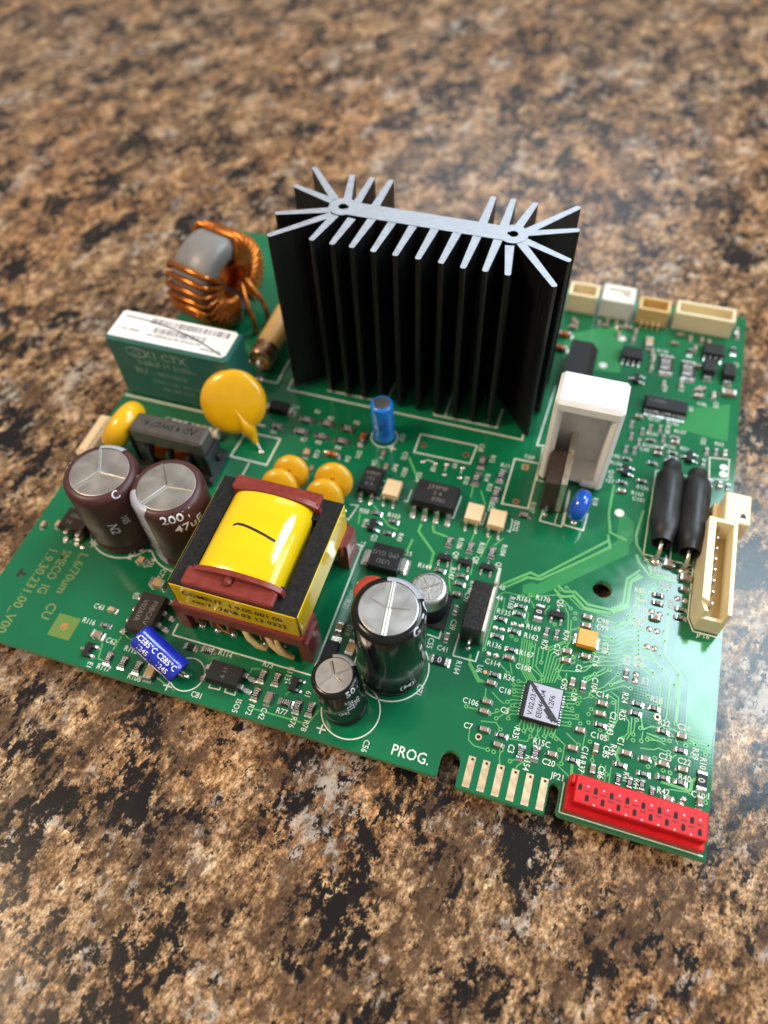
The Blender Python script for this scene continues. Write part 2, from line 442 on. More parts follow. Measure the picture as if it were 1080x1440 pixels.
# ------------------------------------------------------------------ countertop
mb = MB(); mb.cbox((-900, -650, -38), (900, 900, 0), 2.0, 'stone_laminate')
ct = bpy.data.objects.new('countertop', mb.mesh('countertop')); COL.objects.link(ct)
ct.location = (BX * MM, BY * MM, 0)
ct['kind'] = 'structure'; ct['label'] = 'brown and black speckled stone-look countertop'

# ------------------------------------------------------------------ the board
board = bpy.data.objects.new('circuit_board', None); COL.objects.link(board)
board.location = (BX * MM, BY * MM, 0); board.empty_display_size = 0.02
board['label'] = 'green electronic circuit board crowded with components, lying on the speckled countertop'
board['category'] = 'circuit board'

def arc(cx, cy, r, a0, a1, n=6): return [(cx + r * math.cos(R(a0 + (a1 - a0) * i / n)), cy + r * math.sin(R(a0 + (a1 - a0) * i / n))) for i in range(n + 1)]
outline = [(-141.4, 0.0)] + arc(-45.6, 0.7, 0.7, -90, 0, 4) + arc(-43.2, 3.4, 1.75, 180, 0, 10) + [(-41.35, -0.75), (-26.05, -0.75)] \
    + arc(-25.1, 3.9, 0.92, 180, 0, 8) + arc(-23.4, 0.6, 0.8, 180, 270, 4) + [(0.0, -0.2), (0.0, 133.0), (-141.4, 133.0)]
HOLE = arc(-23.1, 44.7, 1.95, 0, 348, 29)
def board_mesh():
    bm = bmesh.new()
    loops = []
    for pts in (outline, HOLE):
        vs_ = [bm.verts.new((x - BX, y - BY, 0)) for x, y in pts]
        loops.append(vs_)
        for i in range(len(vs_)): bm.edges.new((vs_[i], vs_[(i + 1) % len(vs_)]))
    bmesh.ops.triangle_fill(bm, edges=bm.edges[:], use_beauty=True)
    bm.verts.index_update()
    F = [tuple(v.index for v in f.verts) for f in bm.faces]
    V = [tuple(v.co) for v in bm.verts]
    bm.free()
    G = []
    for f in F:
        a, b_, c = [V[i] for i in f]
        cr = (b_[0] - a[0]) * (c[1] - a[1]) - (b_[1] - a[1]) * (c[0] - a[0])
        G.append(f if cr > 0 else tuple(reversed(f)))
    m = MB()
    m.add([(x, y, 0) for x, y, z in V], G, 'solder_mask')
    m.add([(x, y, -1.6) for x, y, z in V], [tuple(reversed(f)) for f in G], 'solder_mask')
    for pts, hole in ((outline, False), (HOLE, True)):
        P = [(x - BX, y - BY) for x, y in pts]; n = len(P)
        e = 0.12   # softened upper and lower arris
        for z0, z1 in ((-1.6, 0.0),):
            vv = [(x, y, z0) for x, y in P] + [(x, y, z1) for x, y in P]
            ff = [(i, (i + 1) % n, n + (i + 1) % n, n + i) for i in range(n)]
            if hole: ff = [tuple(reversed(q)) for q in ff]
            m.add(vv, ff, 'board_edge')
    return m.mesh('substrate')
obj('substrate', board_mesh(), board, (BX, BY, 0), label='green board with notched lower edge and one drilled hole')
# feet: solder joints under the board keep it off the counter
mb = MB()
for i in range(60):
    x = random.uniform(-136, -8); y = random.uniform(6, 126)
    mb.lathe([(0.15, -BZ + 0.02), (0.32, -BZ + 0.5), (0.7, -1.62)], 'tin', n=6, c=(x, y, 0))
obj('solder_joint', mb.mesh('solder_joint'), board, (0, 0, 0), kind='stuff')

# ------------------------------------------------------------------ heatsink
HT = 42.6
def fin_poly(root, tip, w0, w1):
    r = Vector(root); t = Vector(tip); d = (t - r).normalized(); n = Vector((-d.y, d.x))
    a = r - n * w0 / 2; b_ = r + n * w0 / 2; c = t + n * w1 / 2; e = t - n * w1 / 2
    c2 = t + n * w1 * 0.25 + d * 0.28; e2 = t - n * w1 * 0.25 + d * 0.28
    return [tuple(a), tuple(e), tuple(e2), tuple(c2), tuple(c), tuple(b_)]
HL, HR = (-90.68, 91.88), (-55.67, 91.9)
hx, hy = (HL[0] + HR[0]) / 2, (HL[1] + HR[1]) / 2
mb = MB()
wl, wr = HL[0] + 1.2, HR[0] - 1.2
mb.prism([(wl, HL[1] - 2.4), (wr, HR[1] - 2.4), (wr, HR[1] + 2.0), (wl, HL[1] + 2.0)], 0.7, HT, 'anodised', top='bare_aluminium')
for (cx, cy), sg in ((HL, -1), (HR, 1)):
    a0, a1 = (25, 335)
    if sg > 0: a0, a1 = (205, 515)
    # split screw channel: a ring open towards the web's slot
    ring_o = arc(cx, cy, 2.9, a0, a1, 20); ring_i = arc(cx, cy, 0.95, a0, a1, 20)
    for i in range(20):
        mb.prism([ring_i[i], ring_o[i], ring_o[i + 1], ring_i[i + 1]], 0.7, HT - 0.004, 'anodised', top='bare_aluminium')
for v in range(len(mb.v)): mb.v[v] = (mb.v[v][0] - hx, mb.v[v][1] - hy, mb.v[v][2])
heatsink = obj('heatsink', mb.mesh('heatsink_web'), board, (hx, hy, 0), label='tall black finned heatsink with bare silver end faces')
FINS = [((-91.26, 88.76), (-93.09, 80.13)), ((-87.67, 88.63), (-88.77, 79.97)), ((-83.7, 89.68), (-84.78, 80.03)), ((-79.41, 90.29), (-80.38, 79.91)), ((-75.09, 90.9), (-75.95, 79.91)), ((-70.7, 90.69), (-71.46, 79.95)), ((-66.21, 90.11), (-66.94, 79.91)), ((-62.24, 90.66), (-62.6, 79.65)), ((-58.14, 89.91), (-58.43, 79.83)), ((-55.64, 88.36), (-54.15, 79.87)), ((-93.08, 93.82), (-101.19, 103.48)), ((-93.39, 93.18), (-102.71, 96.25)), ((-92.8, 90.21), (-102.97, 86.42)), ((-91.99, 88.89), (-101.74, 79.27)), ((-90.51, 93.93), (-92.45, 102.96)), ((-88.36, 93.6), (-88.02, 102.91)), ((-84.42, 93.53), (-83.94, 103.15)), ((-62.18, 93.81), (-62.08, 102.76)), ((-57.97, 93.88), (-58.05, 103.04)), ((-55.32, 94.06), (-53.53, 102.9)), ((-53.23, 93.58), (-45.01, 103.72)), ((-53.95, 92.56), (-43.92, 96.38)), ((-54.23, 90.96), (-43.98, 86.8)), ((-53.78, 89.66), (-45.32, 78.95))]
for i, (rt, tp) in enumerate(FINS):
    m2 = MB()
    m2.prism([(x - hx, y - hy) for x, y in fin_poly(rt, tp, 1.75, 1.15)], 0.75 + 0.02 * (i % 4), HT - 0.04 - 0.015 * (i % 5), 'anodised', top='bare_aluminium')
    obj('fin', m2.mesh('fin'), heatsink)

# ------------------------------------------------------------------ electrolytic capacitors
def can_profile(r, h, e=0.9, crimp=True):
    p = [(r * 0.90, 0.0), (r, 0.35)]
    if crimp: p += [(r, 1.6), (r * 0.965, 2.0), (r * 0.965, 2.25), (r, 2.7)]
    for i in range(7):
        t = i / 6 * math.pi / 2
        p.append((r - e + e * math.cos(t), h - e + e * math.sin(t)))
    p += [(r * 0.80, h + 0.0), (r * 0.785, h - 0.12)]
    return p
def electrolytic(loc, r, h, sleeve, label, stripe=None, stripe_m='stripe_grey', tilt=(0, 0), spokes=(), prints=(), e=0.9, top='can_top', crimp=True):
    prof = can_profile(r, h, e, crimp)
    m = MB(); m.lathe(prof, sleeve, 56)
    m.disc((0, 0), r * 0.9, 0.0, 'ic_black', 32)
    body = obj('electrolytic_capacitor', m.mesh('sleeve', 45), board, (loc[0], loc[1], 0.35), (tilt[0], tilt[1], 0), label=label)
    rt = r * 0.79
    m = MB(); m.lathe([(rt, h - 0.10), (rt * 0.97, h - 0.06)], top, 40); m.disc((0, 0), rt * 0.97, h - 0.06, top, 40)
    obj('can_end', m.mesh('can_end'), body)
    m = MB()
    for a, l, w in spokes:
        # pressed score line: a shallow V with raised lips
        d = Vector((math.cos(R(a)), math.sin(R(a)))); n = Vector((-d.y, d.x))
        z = h - 0.055; w2 = w
        for sg in (1, -1):
            p0 = n * sg * w2; q = d * (l * rt)
            m.add([(p0.x, p0.y, z), (p0.x + q.x, p0.y + q.y, z), (q.x + n.x * sg * w2 * .45, q.y + n.y * sg * w2 * .45, z + 0.13), (n.x * sg * w2 * .45, n.y * sg * w2 * .45, z + 0.13)], [(0, 1, 2, 3) if sg < 0 else (3, 2, 1, 0)], 'can_groove')
            m.add([(0, 0, z + 0.005), (q.x, q.y, z + 0.005), (q.x + n.x * sg * w2 * .45, q.y + n.y * sg * w2 * .45, z + 0.13), (n.x * sg * w2 * .45, n.y * sg * w2 * .45, z + 0.13)], [(3, 2, 1, 0) if sg < 0 else (0, 1, 2, 3)], 'can_top')
    if spokes: obj('vent_score', m.mesh('vent_score'), body)
    off = [(q + 0.03, z + (0.03 if z > h * 0.5 else 0)) for q, z in prof if q > r * 0.75]
    if stripe:
        m = MB(); m.lathe(off, stripe_m, 14, stripe[0] - stripe[1] / 2, stripe[0] + stripe[1] / 2)
        st = obj('polarity_stripe', m.mesh('polarity_stripe', 45), body)
        m = MB()
        for zz in (0.78, 0.34):
            # long rounded minus signs
            L_ = h * 0.12; w_ = r * math.sin(R(stripe[1] / 2)) * 0.34
            pts = [(w_ * math.cos(t), (L_ if math.sin(t) > 0 else -L_) + w_ * math.sin(t)) for t in [2 * math.pi * k / 20 for k in range(20)]]
            path = []
            for u, v in pts: 
                a = R(stripe[0]) + u / r
                path.append(((r + 0.05) * math.cos(a), (r + 0.05) * math.sin(a), h * zz + v))
            m.tube(path, 0.06, 'print_grey', n=4, closed=True)
    if stripe: obj('minus_mark', m.mesh('minus_mark'), body)
    if prints:
        m = MB()
        for sx, a, z, size, rot, pm in prints:
            tv, tf = text(sx, size, 'CENTER', 0.015)
            c_, s_ = math.cos(R(rot)), math.sin(R(rot))
            def fn(u, v, a=a, z=z, c_=c_, s_=s_):
                U = u * c_ - v * s_; V_ = u * s_ + v * c_
                zz = z + V_; rr_ = r + 0.035
                if zz > h - e:                      # bend over the rounded shoulder
                    t = min((zz - (h - e)) / e, 1.9)
                    if t <= math.pi / 2: zz = h - e + e * math.sin(t) + 0.03; rr_ = r - e + e * math.cos(t) + 0.03
                    else: rr_ = r - e - (t - math.pi / 2) * e; zz = h + 0.035
                an = R(a) + U / r
                return (rr_ * math.cos(an), rr_ * math.sin(an), zz)
            m.mapped(tv, tf, fn, pm)
        obj('sleeve_print', m.mesh('sleeve_print'), body)
    return body

Yk = ((90, 1, 0.16), (215, 1, 0.2), (330, 1, 0.16))
electrolytic((-121.5, 31.5), 7.35, 18.6, 'sleeve_maroon', 'maroon electrolytic capacitor at the left board edge, white print on its shoulder', stripe=(95, 46),
             spokes=((118, 1, 0.32), (0, 1, 0.32), (240, 1, 0.75)), e=1.5,
             prints=(('100V', 182, 17.6, 2.6, 0, 'print_light'), ('C', -35, 18.3, 2.4, 0, 'print_light'), ('N2', -62, 9.2, 2.6, -90, 'print_light'), ('105', -40, 11.0, 1.8, -90, 'print_light')))
electrolytic((-107.3, 32.0), 7.2, 18.6, 'sleeve_maroon', 'maroon electrolytic capacitor beside the transformer, pale stripe down its near side', stripe=(-128, 56),
             spokes=((125, 1, 0.3), (5, 1, 0.3), (242, 1, 0.6)), e=1.5,
             prints=(('200V', -50, 17.0, 3.0, 0, 'print_white'), ('47uF', -36, 13.8, 3.0, 0, 'print_white'), ('-', 150, 17.9, 2.4, 0, 'print_light'), ('A', 172, 18.0, 2.0, 0, 'print_light')))
electrolytic((-58.2, 17.2), 6.25, 23.0, 'sleeve_black', 'large glossy black electrolytic capacitor with bright cross-scored top', stripe=(72, 74),
             spokes=((97, 1, 0.42), (277, 1, 0.5), (165, 0.75, 0.2), (12, 0.72, 0.2)), e=1.3,
             prints=(('E G', 14, 22.0, 2.5, 0, 'print_light'), ('G', -24, 22.1, 2.4, 0, 'print_light'), ('400V', 20, 12, 2.6, -90, 'print_grey'), ('(M)', -45, 3.4, 2.2, 0, 'print_light'), ('- - -', 128, 22.2, 2.2, 0, 'print_white')))
electrolytic((-63.9, 7.4), 4.1, 13.4, 'sleeve_black', 'small black electrolytic capacitor standing near the lower board edge', stripe=(78, 70), tilt=(0.5, -4.5),
             spokes=((120, 0.8, 0.3), (35, 0.9, 0.3), (235, 0.9, 0.3), (330, 0.55, 0.3)), e=0.9,
             prints=(('50V', -20, 12.4, 2.1, 0, 'print_light'), ('33uF', -40, 8.4, 2.0, 90, 'print_light'), ('105', -20, 8.0, 1.7, 90, 'print_light'), ('(M)', -62, 6.0, 1.4, 0, 'print_light')))
silver = electrolytic((-54.6, 30.6), 3.5, 8.6, 'sleeve_black', 'short electrolytic capacitor with a bare silver can top behind the large black one', tilt=(0, -2),
             spokes=((130, 0.85, 0.2), (35, 0.85, 0.2), (215, 0.5, 0.2), (290, 0.85, 0.2)), e=0.8, top='can_bright', crimp=False)
m = MB(); m.lathe([(3.54, 5.2)] + [(q + 0.04, z + 0.04) for q, z in can_profile(3.5, 8.6, 0.8, False) if z > 5.2][:-1], 'can_bright', 40)
obj('bare_can', m.mesh('bare_can', 45), silver)
m = MB(); m.cbox((-3.9, -3.9, -0.3), (3.9, 3.9, 0.25), 0.1, 'ic_black')
obj('base', m.mesh('base'), silver)
blue_up = electrolytic((-76.4, 70.2), 2.55, 11.0, 'sleeve_blue', 'slim bright blue electrolytic capacitor standing in front of the heatsink', e=0.7, tilt=(0, -1.5),
             prints=(('47uF 50V', -58, 5.2, 1.5, 90, 'sleeve_royal'), ('105C', -82, 5.6, 1.2, 90, 'sleeve_royal')))
red_drum = electrolytic((-64.5, 26.0), 3.5, 10.2, 'sleeve_red', 'red drum-shaped inductor half hidden behind the large black capacitor', e=0.8, top='sleeve_red',
             prints=(('FL', 170, 9.5, 1.8, 0, 'print_light'),))
red_drum.name = 'drum_inductor'
# the leaning blue one: its can lies over to the left on bent leads
C81B, C81T = Vector((-94.9, 3.6, 2.5)), Vector((-103.6, 6.8, 6.2))
ax = (C81T - C81B).normalized()
b81 = electrolytic((C81B.x, C81B.y), 2.55, 10.4, 'sleeve_royal', 'royal blue capacitor leaning over to the left on bent leads', e=0.6,
             prints=())
q81 = ax.to_track_quat('Z', 'Y')
# spin so the print faces up and towards the camera
q81 = Matrix([list(c) for c in zip(*(lambda z: (lambda x: (x, z.cross(x), z))((Vector((0.25, -0.75, 0.75)) - z * z.dot(Vector((0.25, -0.75, 0.75)))).normalized()))(ax))]).to_quaternion()
b81.rotation_euler = q81.to_euler(); b81.location = ((C81B.x - BX) * MM, (C81B.y - BY) * MM, (C81B.z + BZ) * MM)
m = MB()
for zc in (2.9, 7.7):
    for sx, dv, size in (('CE85°C', 1.0, 1.55), ('1245', -0.55, 1.55), ('(M)', -1.9, 1.1)):
        tv, tf = text(sx, size, 'CENTER', 0.012)
        # written along the circumference-free direction: reads from the top end to the base
        def fn(u, v, zc=zc, dv=dv):
            a = (v + dv) / 2.585
            return (2.585 * math.cos(a), 2.585 * math.sin(a), zc - u * 0.86)
        m.mapped(tv, tf, fn, 'print_white')
obj('sleeve_print', m.mesh('sleeve_print'), b81)
m = MB()
for s_ in (-1, 1):
    m.tube([(s_ * 0.7, 0, 0.0), (s_ * 0.7, 0.2, -0.9), (s_ * 0.7, 0.9, -1.8)], 0.25, 'tin', 6)
obj('lead', m.mesh('lead'), b81)

# ------------------------------------------------------------------ transformer
TX, TY = -86.2, 26.4
tr = MB()
CW, CD, CZ0, CZ1 = 12.35, 12.45, 9.6, 17.0       # ferrite frame half sizes and heights
for lo, hi in (((-CW, -CD, CZ0), (CW, -CD + 5.0, CZ1)), ((-CW, CD - 5.0, CZ0), (CW, CD, CZ1)), ((-CW, -CD + 5.0, CZ0 + .01), (-CW + 3.6, CD - 5.0, CZ1 - 0.012)), ((CW - 3.6, -CD + 5.0, CZ0 + .01), (CW, CD - 5.0, CZ1 - 0.012))):
    tr.box(lo, hi, 'ferrite')
transformer = obj('transformer', tr.mesh('ferrite_core'), board, (TX, TY, 0), label='yellow taped transformer with black ferrite frame and brick red bobbin')
# raised arris along each half of the frame, with the joint between the halves
for sgn in (-1, 1):
    m = MB(); m.cbox((sgn * CW - (0.55 if sgn > 0 else -0.02), -CD + 0.2, CZ1 - 0.35), (sgn * CW + (-0.02 if sgn > 0 else 0.55), 0.6, CZ1 + 0.06), 0.2, 'ferrite')
    obj('core_edge', m.mesh('core_edge'), transformer)
    m = MB(); m.cbox((sgn * CW - (0.45 if sgn > 0 else -0.02), 0.9, CZ1 - 0.35), (sgn * CW + (-0.02 if sgn > 0 else 0.45), CD - 0.2, CZ1 + 0.03), 0.2, 'ferrite')
    obj('core_edge', m.mesh('core_edge'), transformer)
m = MB()   # yellow tape wrapped round the sides of the core
r_ = 0.7; T = []
for sx, sy, a0 in ((1, 1, 0), (-1, 1, 90), (-1, -1, 180), (1, -1, 270)):
    T += arc(sx * (CW + 0.12 - r_), sy * (CD + 0.12 - r_), r_, a0, a0 + 90, 5)
n_ = len(T)
V = [(x, y, CZ0 + 0.05) for x, y in T] + [(x, y, CZ0 + 3.2) for x, y in T] + [(x * 1.004, y * 1.004, CZ1 - 0.25) for x, y in T] + [(x * 0.985, y * 0.985, CZ1 - 0.02) for x, y in T]
m.add(V, [(j * n_ + i, j * n_ + (i + 1) % n_, (j + 1) * n_ + (i + 1) % n_, (j + 1) * n_ + i) for j in range(3) for i in range(n_)], 'tape_yellow')
tape = obj('core_tape', m.mesh('core_tape', 40), transformer, label='yellow tape band printed with two lines of black numbers')
m = MB()
for sx, u0, v, size in (('COMELIT', -6.0, 14.7, 1.95), ('1.9.05.001.00', 4.2, 14.5, 1.95), ('rev.7', -6.7, 12.3, 1.95), ('2628 03 13 0323', 3.3, 12.1, 1.95)):
    tv, tf = text(sx, size, 'CENTER', 0.01)
    m.mapped(tv, tf, lambda u, w, u0=u0, v=v: (u0 + u, -CD - 0.215, v + w), 'ink_black')
obj('tape_print', m.mesh('tape_print'), transformer)
# winding under glossy yellow tape: a dome between the two flanges
WX, WY = 8.1, 8.6
sec = [(-WX, 12.0), (-WX, 15.6)]
for i in range(13):
    t = math.pi - math.pi * i / 12
    sec.append((WX * 0.985 * math.cos(t) if 0 < i < 12 else WX * math.cos(t), 16.2 + 3.9 * math.sin(t) ** 0.7))
sec += [(WX, 15.6), (WX, 12.0)]
m = MB(); k = len(sec); V = []
ys = [-WY, -WY + 0.5, -WY * 0.5, 0, WY * 0.5, WY - 0.5, WY]; ds = [-0.25, 0, 0.10, 0.13, 0.1, 0, -0.25]
for y, d in zip(ys, ds): V += [(x, y, z + d) for x, z in sec]
m.add(V, [(j * k + i, (j + 1) * k + i, (j + 1) * k + i + 1, j * k + i + 1) for j in range(len(ys) - 1) for i in range(k - 1)], 'tape_yellow')
wind = obj('winding', m.mesh('winding', 60), transformer, (-0.4, 0.2, 0), label='glossy yellow taped winding with one black pen stroke')
def dome_z(x): 
    c = max(-1, min(1, x / (WX * 0.985))); return 16.2 + 3.9 * (1 - c * c) ** 0.35 + 0.13
m = MB()
path = [(-4.3, 0.35), (-3.6, 0.75), (-2.4, 0.7), (-1.0, 0.45), (0.6, 0.1), (2.2, -0.25), (3.6, -0.6), (4.4, -0.75)]
for i in range(len(path) - 1):
    (x0, y0), (x1, y1) = path[i], path[i + 1]
    w = 0.26
    m.add([(x0, y0 - w, dome_z(x0) + .04), (x1, y1 - w, dome_z(x1) + .04), (x1, y1 + w, dome_z(x1) + .04), (x0, y0 + w, dome_z(x0) + .04)], [(0, 1, 2, 3)], 'ink_black')
obj('pen_stroke', m.mesh('pen_stroke'), transformer, (-0.4, 0.2, 0))
# bobbin: end flanges, top plates, lower tray and feet
m = MB()
def flange(m, y, th):
    prof = [(-8.9, 9.5), (8.9, 9.5), (8.9, 17.4)]
    for i in range(11): t = math.pi * i / 10; prof.append((8.9 * math.cos(t), 17.5 + 2.5 * math.sin(t) ** 0.8))
    prof.append((-8.9, 17.4))
    n = len(prof)
    V = [(x, y, z) for x, z in prof] + [(x, y + th, z) for x, z in prof]
    m.add(V, [(i, (i + 1) % n, n + (i + 1) % n, n + i) for i in range(n)] + [tuple(reversed(range(n))), tuple(range(n, 2 * n))], 'bobbin')
m2 = MB(); flange(m2, -9.5, 1.0); obj('bobbin_flange', m2.mesh('bobbin_flange', 35), transformer)
m2 = MB(); flange(m2, 8.9, 1.0); obj('bobbin_flange', m2.mesh('bobbin_flange', 35), transformer)
m2 = MB(); m2.cbox((-9.6, -CD + 0.05, CZ1 + 0.03), (7.9, -8.7, CZ1 + 1.5), 0.3, 'bobbin'); m2.cbox((-2.0, -11.0, CZ1 + 1.4), (-0.5, -9.0, CZ1 + 2.4), 0.4, 'bobbin')
obj('bobbin_plate', m2.mesh('bobbin_plate'), transformer)
m2 = MB(); m2.cbox((-9.2, 9.2, CZ1 + 0.03), (8.4, CD - 0.05, CZ1 + 1.8), 0.3, 'bobbin')
obj('bobbin_plate', m2.mesh('bobbin_plate'), transformer)
m2 = MB()
m2.cbox((-CW - 1.0, -CD - 0.7, 6.0), (CW + 0.6, -CD + 5.4, 9.58), 0.3, 'bobbin')
m2.cbox((-CW - 1.0, CD - 5.4, 6.0), (CW + 0.6, CD + 0.7, 9.58), 0.3, 'bobbin')
m2.box((-8.9, -CD + 5.0, 5.2), (8.9, CD - 5.0, 9.3), 'tape_yellow')
obj('bobbin_tray', m2.mesh('bobbin_tray'), transformer)
for sx in (-1, 1):
    for sy in (-1, 1):
        x = sx * (CW + 0.2); y = sy * (CD - 1.8)
        m2 = MB(); m2.prism([(x - 1.1, y - 2.4), (x + 1.1, y - 2.4), (x + 1.1, y + 2.4), (x - 1.1, y + 2.4)], 0.1, 8.4, 'bobbin')
        obj('bobbin_foot', m2.mesh('bobbin_foot'), transformer)
for i in range(6):
    x = -10.0 + i * 3.4
    for y in (-CD + 0.6, CD - 0.6):
        m2 = MB(); m2.lathe([(0.8, 2.6), (0.75, 6.1)], 'bobbin', 8, c=(x, y, 0), cap=True)
        m2.tube([(x, y, 0), (x, y, 3.0)], 0.4, 'tin', 6)
        m2.dome((x, y, 0.0), 0.9, 0.7, 'solder')
        obj('pin', m2.mesh('pin', 40), transformer)
m2 = MB()
for x0, s_ in ((0.6, 1), (5.2, 1)):
    m2.tube([(x0, -CD - 0.3, 6.0), (x0 + 0.9, -CD - 1.0, 4.6), (x0 + 2.6, -CD - 1.4, 3.0), (x0 + 3.9, -CD - 1.0, 1.8)], 0.6, 'wire_cream', 8)
m2.tube([(7.0, -CD - 0.4, 6.0), (7.6, -CD - 1.1, 4.4), (9.0, -CD - 1.5, 2.6), (10.0, -CD - 1.1, 1.4)], 0.5, 'wire_cream', 8)
m2.tube([(-5.2, -CD - 0.4, 5.8), (-3.6, -CD - 1.1, 4.9), (-2.0, -CD - 1.4, 5.2)], 0.25, 'enamel_copper', 6)
obj('winding_end', m2.mesh('winding_end', 50), transformer)

# ------------------------------------------------------------------ film capacitor with sticker
FX0, FX1, FY0, FY1, FH = -140.6, -110.4, 66.2, 75.6, 18.4
m = MB(); m.cbox((FX0 - FX0, 0, 0.4), (FX1 - FX0, FY1 - FY0, FH), 0.55, 'film_green')
film = obj('film_capacitor', m.mesh('film_case'), board, (FX0, FY0, 0), label='large green box film capacitor with a white barcode sticker on top')
FW, FD = FX1 - FX0, FY1 - FY0
m = MB()
lab = [(0.7, 0.75), (FW - 1.6, 0.75), (FW - 0.8, 1.6), (FW - 0.8, FD - 0.9), (FW - 1.6, FD - 0.35), (1.2, FD - 0.35), (0.7, FD - 0.9)]
m.prism(lab, FH + 0.02, FH + 0.10, 'paper_label')
st = obj('sticker', m.mesh('sticker'), film, label='white barcode sticker struck through with a pen')
m = MB(); zz = FH + 0.125
x = 8.6
while x < 27.6:
    w = random.choice((0.16, 0.16, 0.3, 0.45)); m.add([(x, 6.5, zz), (x + w, 6.5, zz), (x + w, 8.2, zz), (x, 8.2, zz)], [(0, 1, 2, 3)], 'label_print'); x += w + random.choice((0.16, 0.25, 0.4))
x = 10.4
while x < 23.4:
    w = random.choice((0.14, 0.2, 0.35)); m.add([(x, 3.9, zz), (x + w, 3.9, zz), (x + w, 5.6, zz), (x, 5.6, zz)], [(0, 1, 2, 3)], 'label_print'); x += w + random.choice((0.14, 0.2, 0.35))
flat_text(m, '42197428 4219742820 04', 16.2, 3.1, zz, 180, 1.25, 'label_print'); flat_text(m, '0030 2013', 4.6, 3.6, zz, 180, 1.25, 'label_print'); flat_text(m, '42197A50', 25.6, 2.1, zz, 180, 1.2, 'label_print')
obj('sticker_print', m.mesh('sticker_print'), film)
m = MB()
pts = []
for i in range(25):
    t = i / 24; pts.append((2.0 + 26.4 * t, 7.4 - 0.3 * t - 5.8 * t ** 2.2))
m.ribbon(pts, 0.30, FH + 0.13, FH + 0.16, 'ink_black')
obj('pen_stroke', m.mesh('pen_stroke'), film)
m = MB()
for sx, u, v, size in (('CI', 7.4, 15.3, 2.0), ('X1 CTX', 14.4, 15.2, 3.1), ('0.68uF M 310V~', 14.2, 12.4, 2.2), ('RU', 7.0, 9.6, 2.6), ('~ 40/110/56', 14.0, 9.4, 1.9), ('275V~ SH', 12.5, 6.8, 1.7), ('EN 132400', 20.5, 6.8, 1.6), ('40 100 21C', 15.2, 4.6, 1.7)):
    tv, tf = text(sx, size, 'CENTER', 0.012); m.mapped(tv, tf, lambda a, b_, u=u, v=v: (u + a, -0.02, v + b_), 'film_print')
ov = [(7.4 + 2.6 * math.cos(t), -0.02, 15.3 + 1.35 * math.sin(t)) for t in [2 * math.pi * i / 28 for i in range(28)]]
m.tube(ov, 0.09, 'film_print', 4, closed=True)
obj('case_print', m.mesh('case_print'), film)

# ------------------------------------------------------------------ toroid choke
TCX, TCY, TCZ = -129.2, 98.8, 12.4
RO, RI, TW = 10.6, 5.0, 11.4
def ring_profile():
    c = 1.3; pr = []
    hw = TW / 2
    pr = [(RI, -hw + c), (RI, hw - c), (RI + c, hw), (RO - c, hw), (RO, hw - c), (RO, -hw + c), (RO - c, -hw), (RI + c, -hw), (RI, -hw + c)]
    return pr
m = MB(); m.lathe(ring_profile(), 'core_grey', 56, axis='X')
toroid = obj('toroid_choke', m.mesh('ring_core', 50), board, (TCX, TCY, TCZ), (0, 0, -15), label='grey ring core choke wound with orange copper wire')
def turn(ang, spread, r=0.62, lay=0.0):
    """one turn round the ring's section at angle ang (degrees in the y-z plane; 0 = +y, 90 = up)"""
    hw = TW / 2 + r + lay; a = R(ang); p = []
    ro, ri = RO + r + lay, RI - r - lay
    loop = [(ro, -hw + 0.9), (ro, 0), (ro, hw - 0.9), (ro - 0.9, hw), ((ro + ri) / 2, hw + 0.1), (ri + 0.7, hw), (ri, hw - 0.7), (ri, 0), (ri, -hw + 0.7), (ri + 0.7, -hw), ((ro + ri) / 2, -hw - 0.1), (ro - 0.9, -hw)]
    out = []
    for i, (q, x) in enumerate(loop):
        t = a + R(spread) * ((i / len(loop)) - 0.25)
        out.append((x, q * math.cos(t), q * math.sin(t)))
    return out
m = MB(); ang = 92
angs1 = [70 - i * 9.8 for i in range(14)]
for i, a in enumerate(angs1): m.tube(turn(a, 5), 0.70, 'enamel_copper', 8, closed=True)
obj('coil', m.mesh('coil', 60), toroid, label='dense orange copper winding over the far side')
m = MB()
angs2 = [140, 153, 166, 179, 192, 204, 216, 228, 240, 252, 264]
for i, a in enumerate(angs2): m.tube(turn(a, 6), 0.70, 'enamel_copper', 8, closed=True)
obj('coil', m.mesh('coil', 60), toroid, label='spaced orange copper turns over the near side')
m = MB()
m.tube([(4.8, 3.5, -2.0), (7.4, 1.0, -3.5), (10.6, -1.5, -5.0), (11.6, -1.8, -8.0), (11.6, -1.8, -12.4)], 0.62, 'enamel_copper', 8)
m.tube([(4.8, 4.2, -1.0), (8.0, 3.4, -2.5), (11.0, 3.0, -5.0), (12.0, 3.0, -8.0), (12.0, 3.0, -12.4)], 0.62, 'enamel_copper', 8)
m.tube([(5.0, -6.0, -9.0), (6.0, -8.0, -10.5), (6.0, -8.4, -12.4)], 0.62, 'enamel_copper', 8)
obj('lead', m.mesh('lead', 60), toroid)

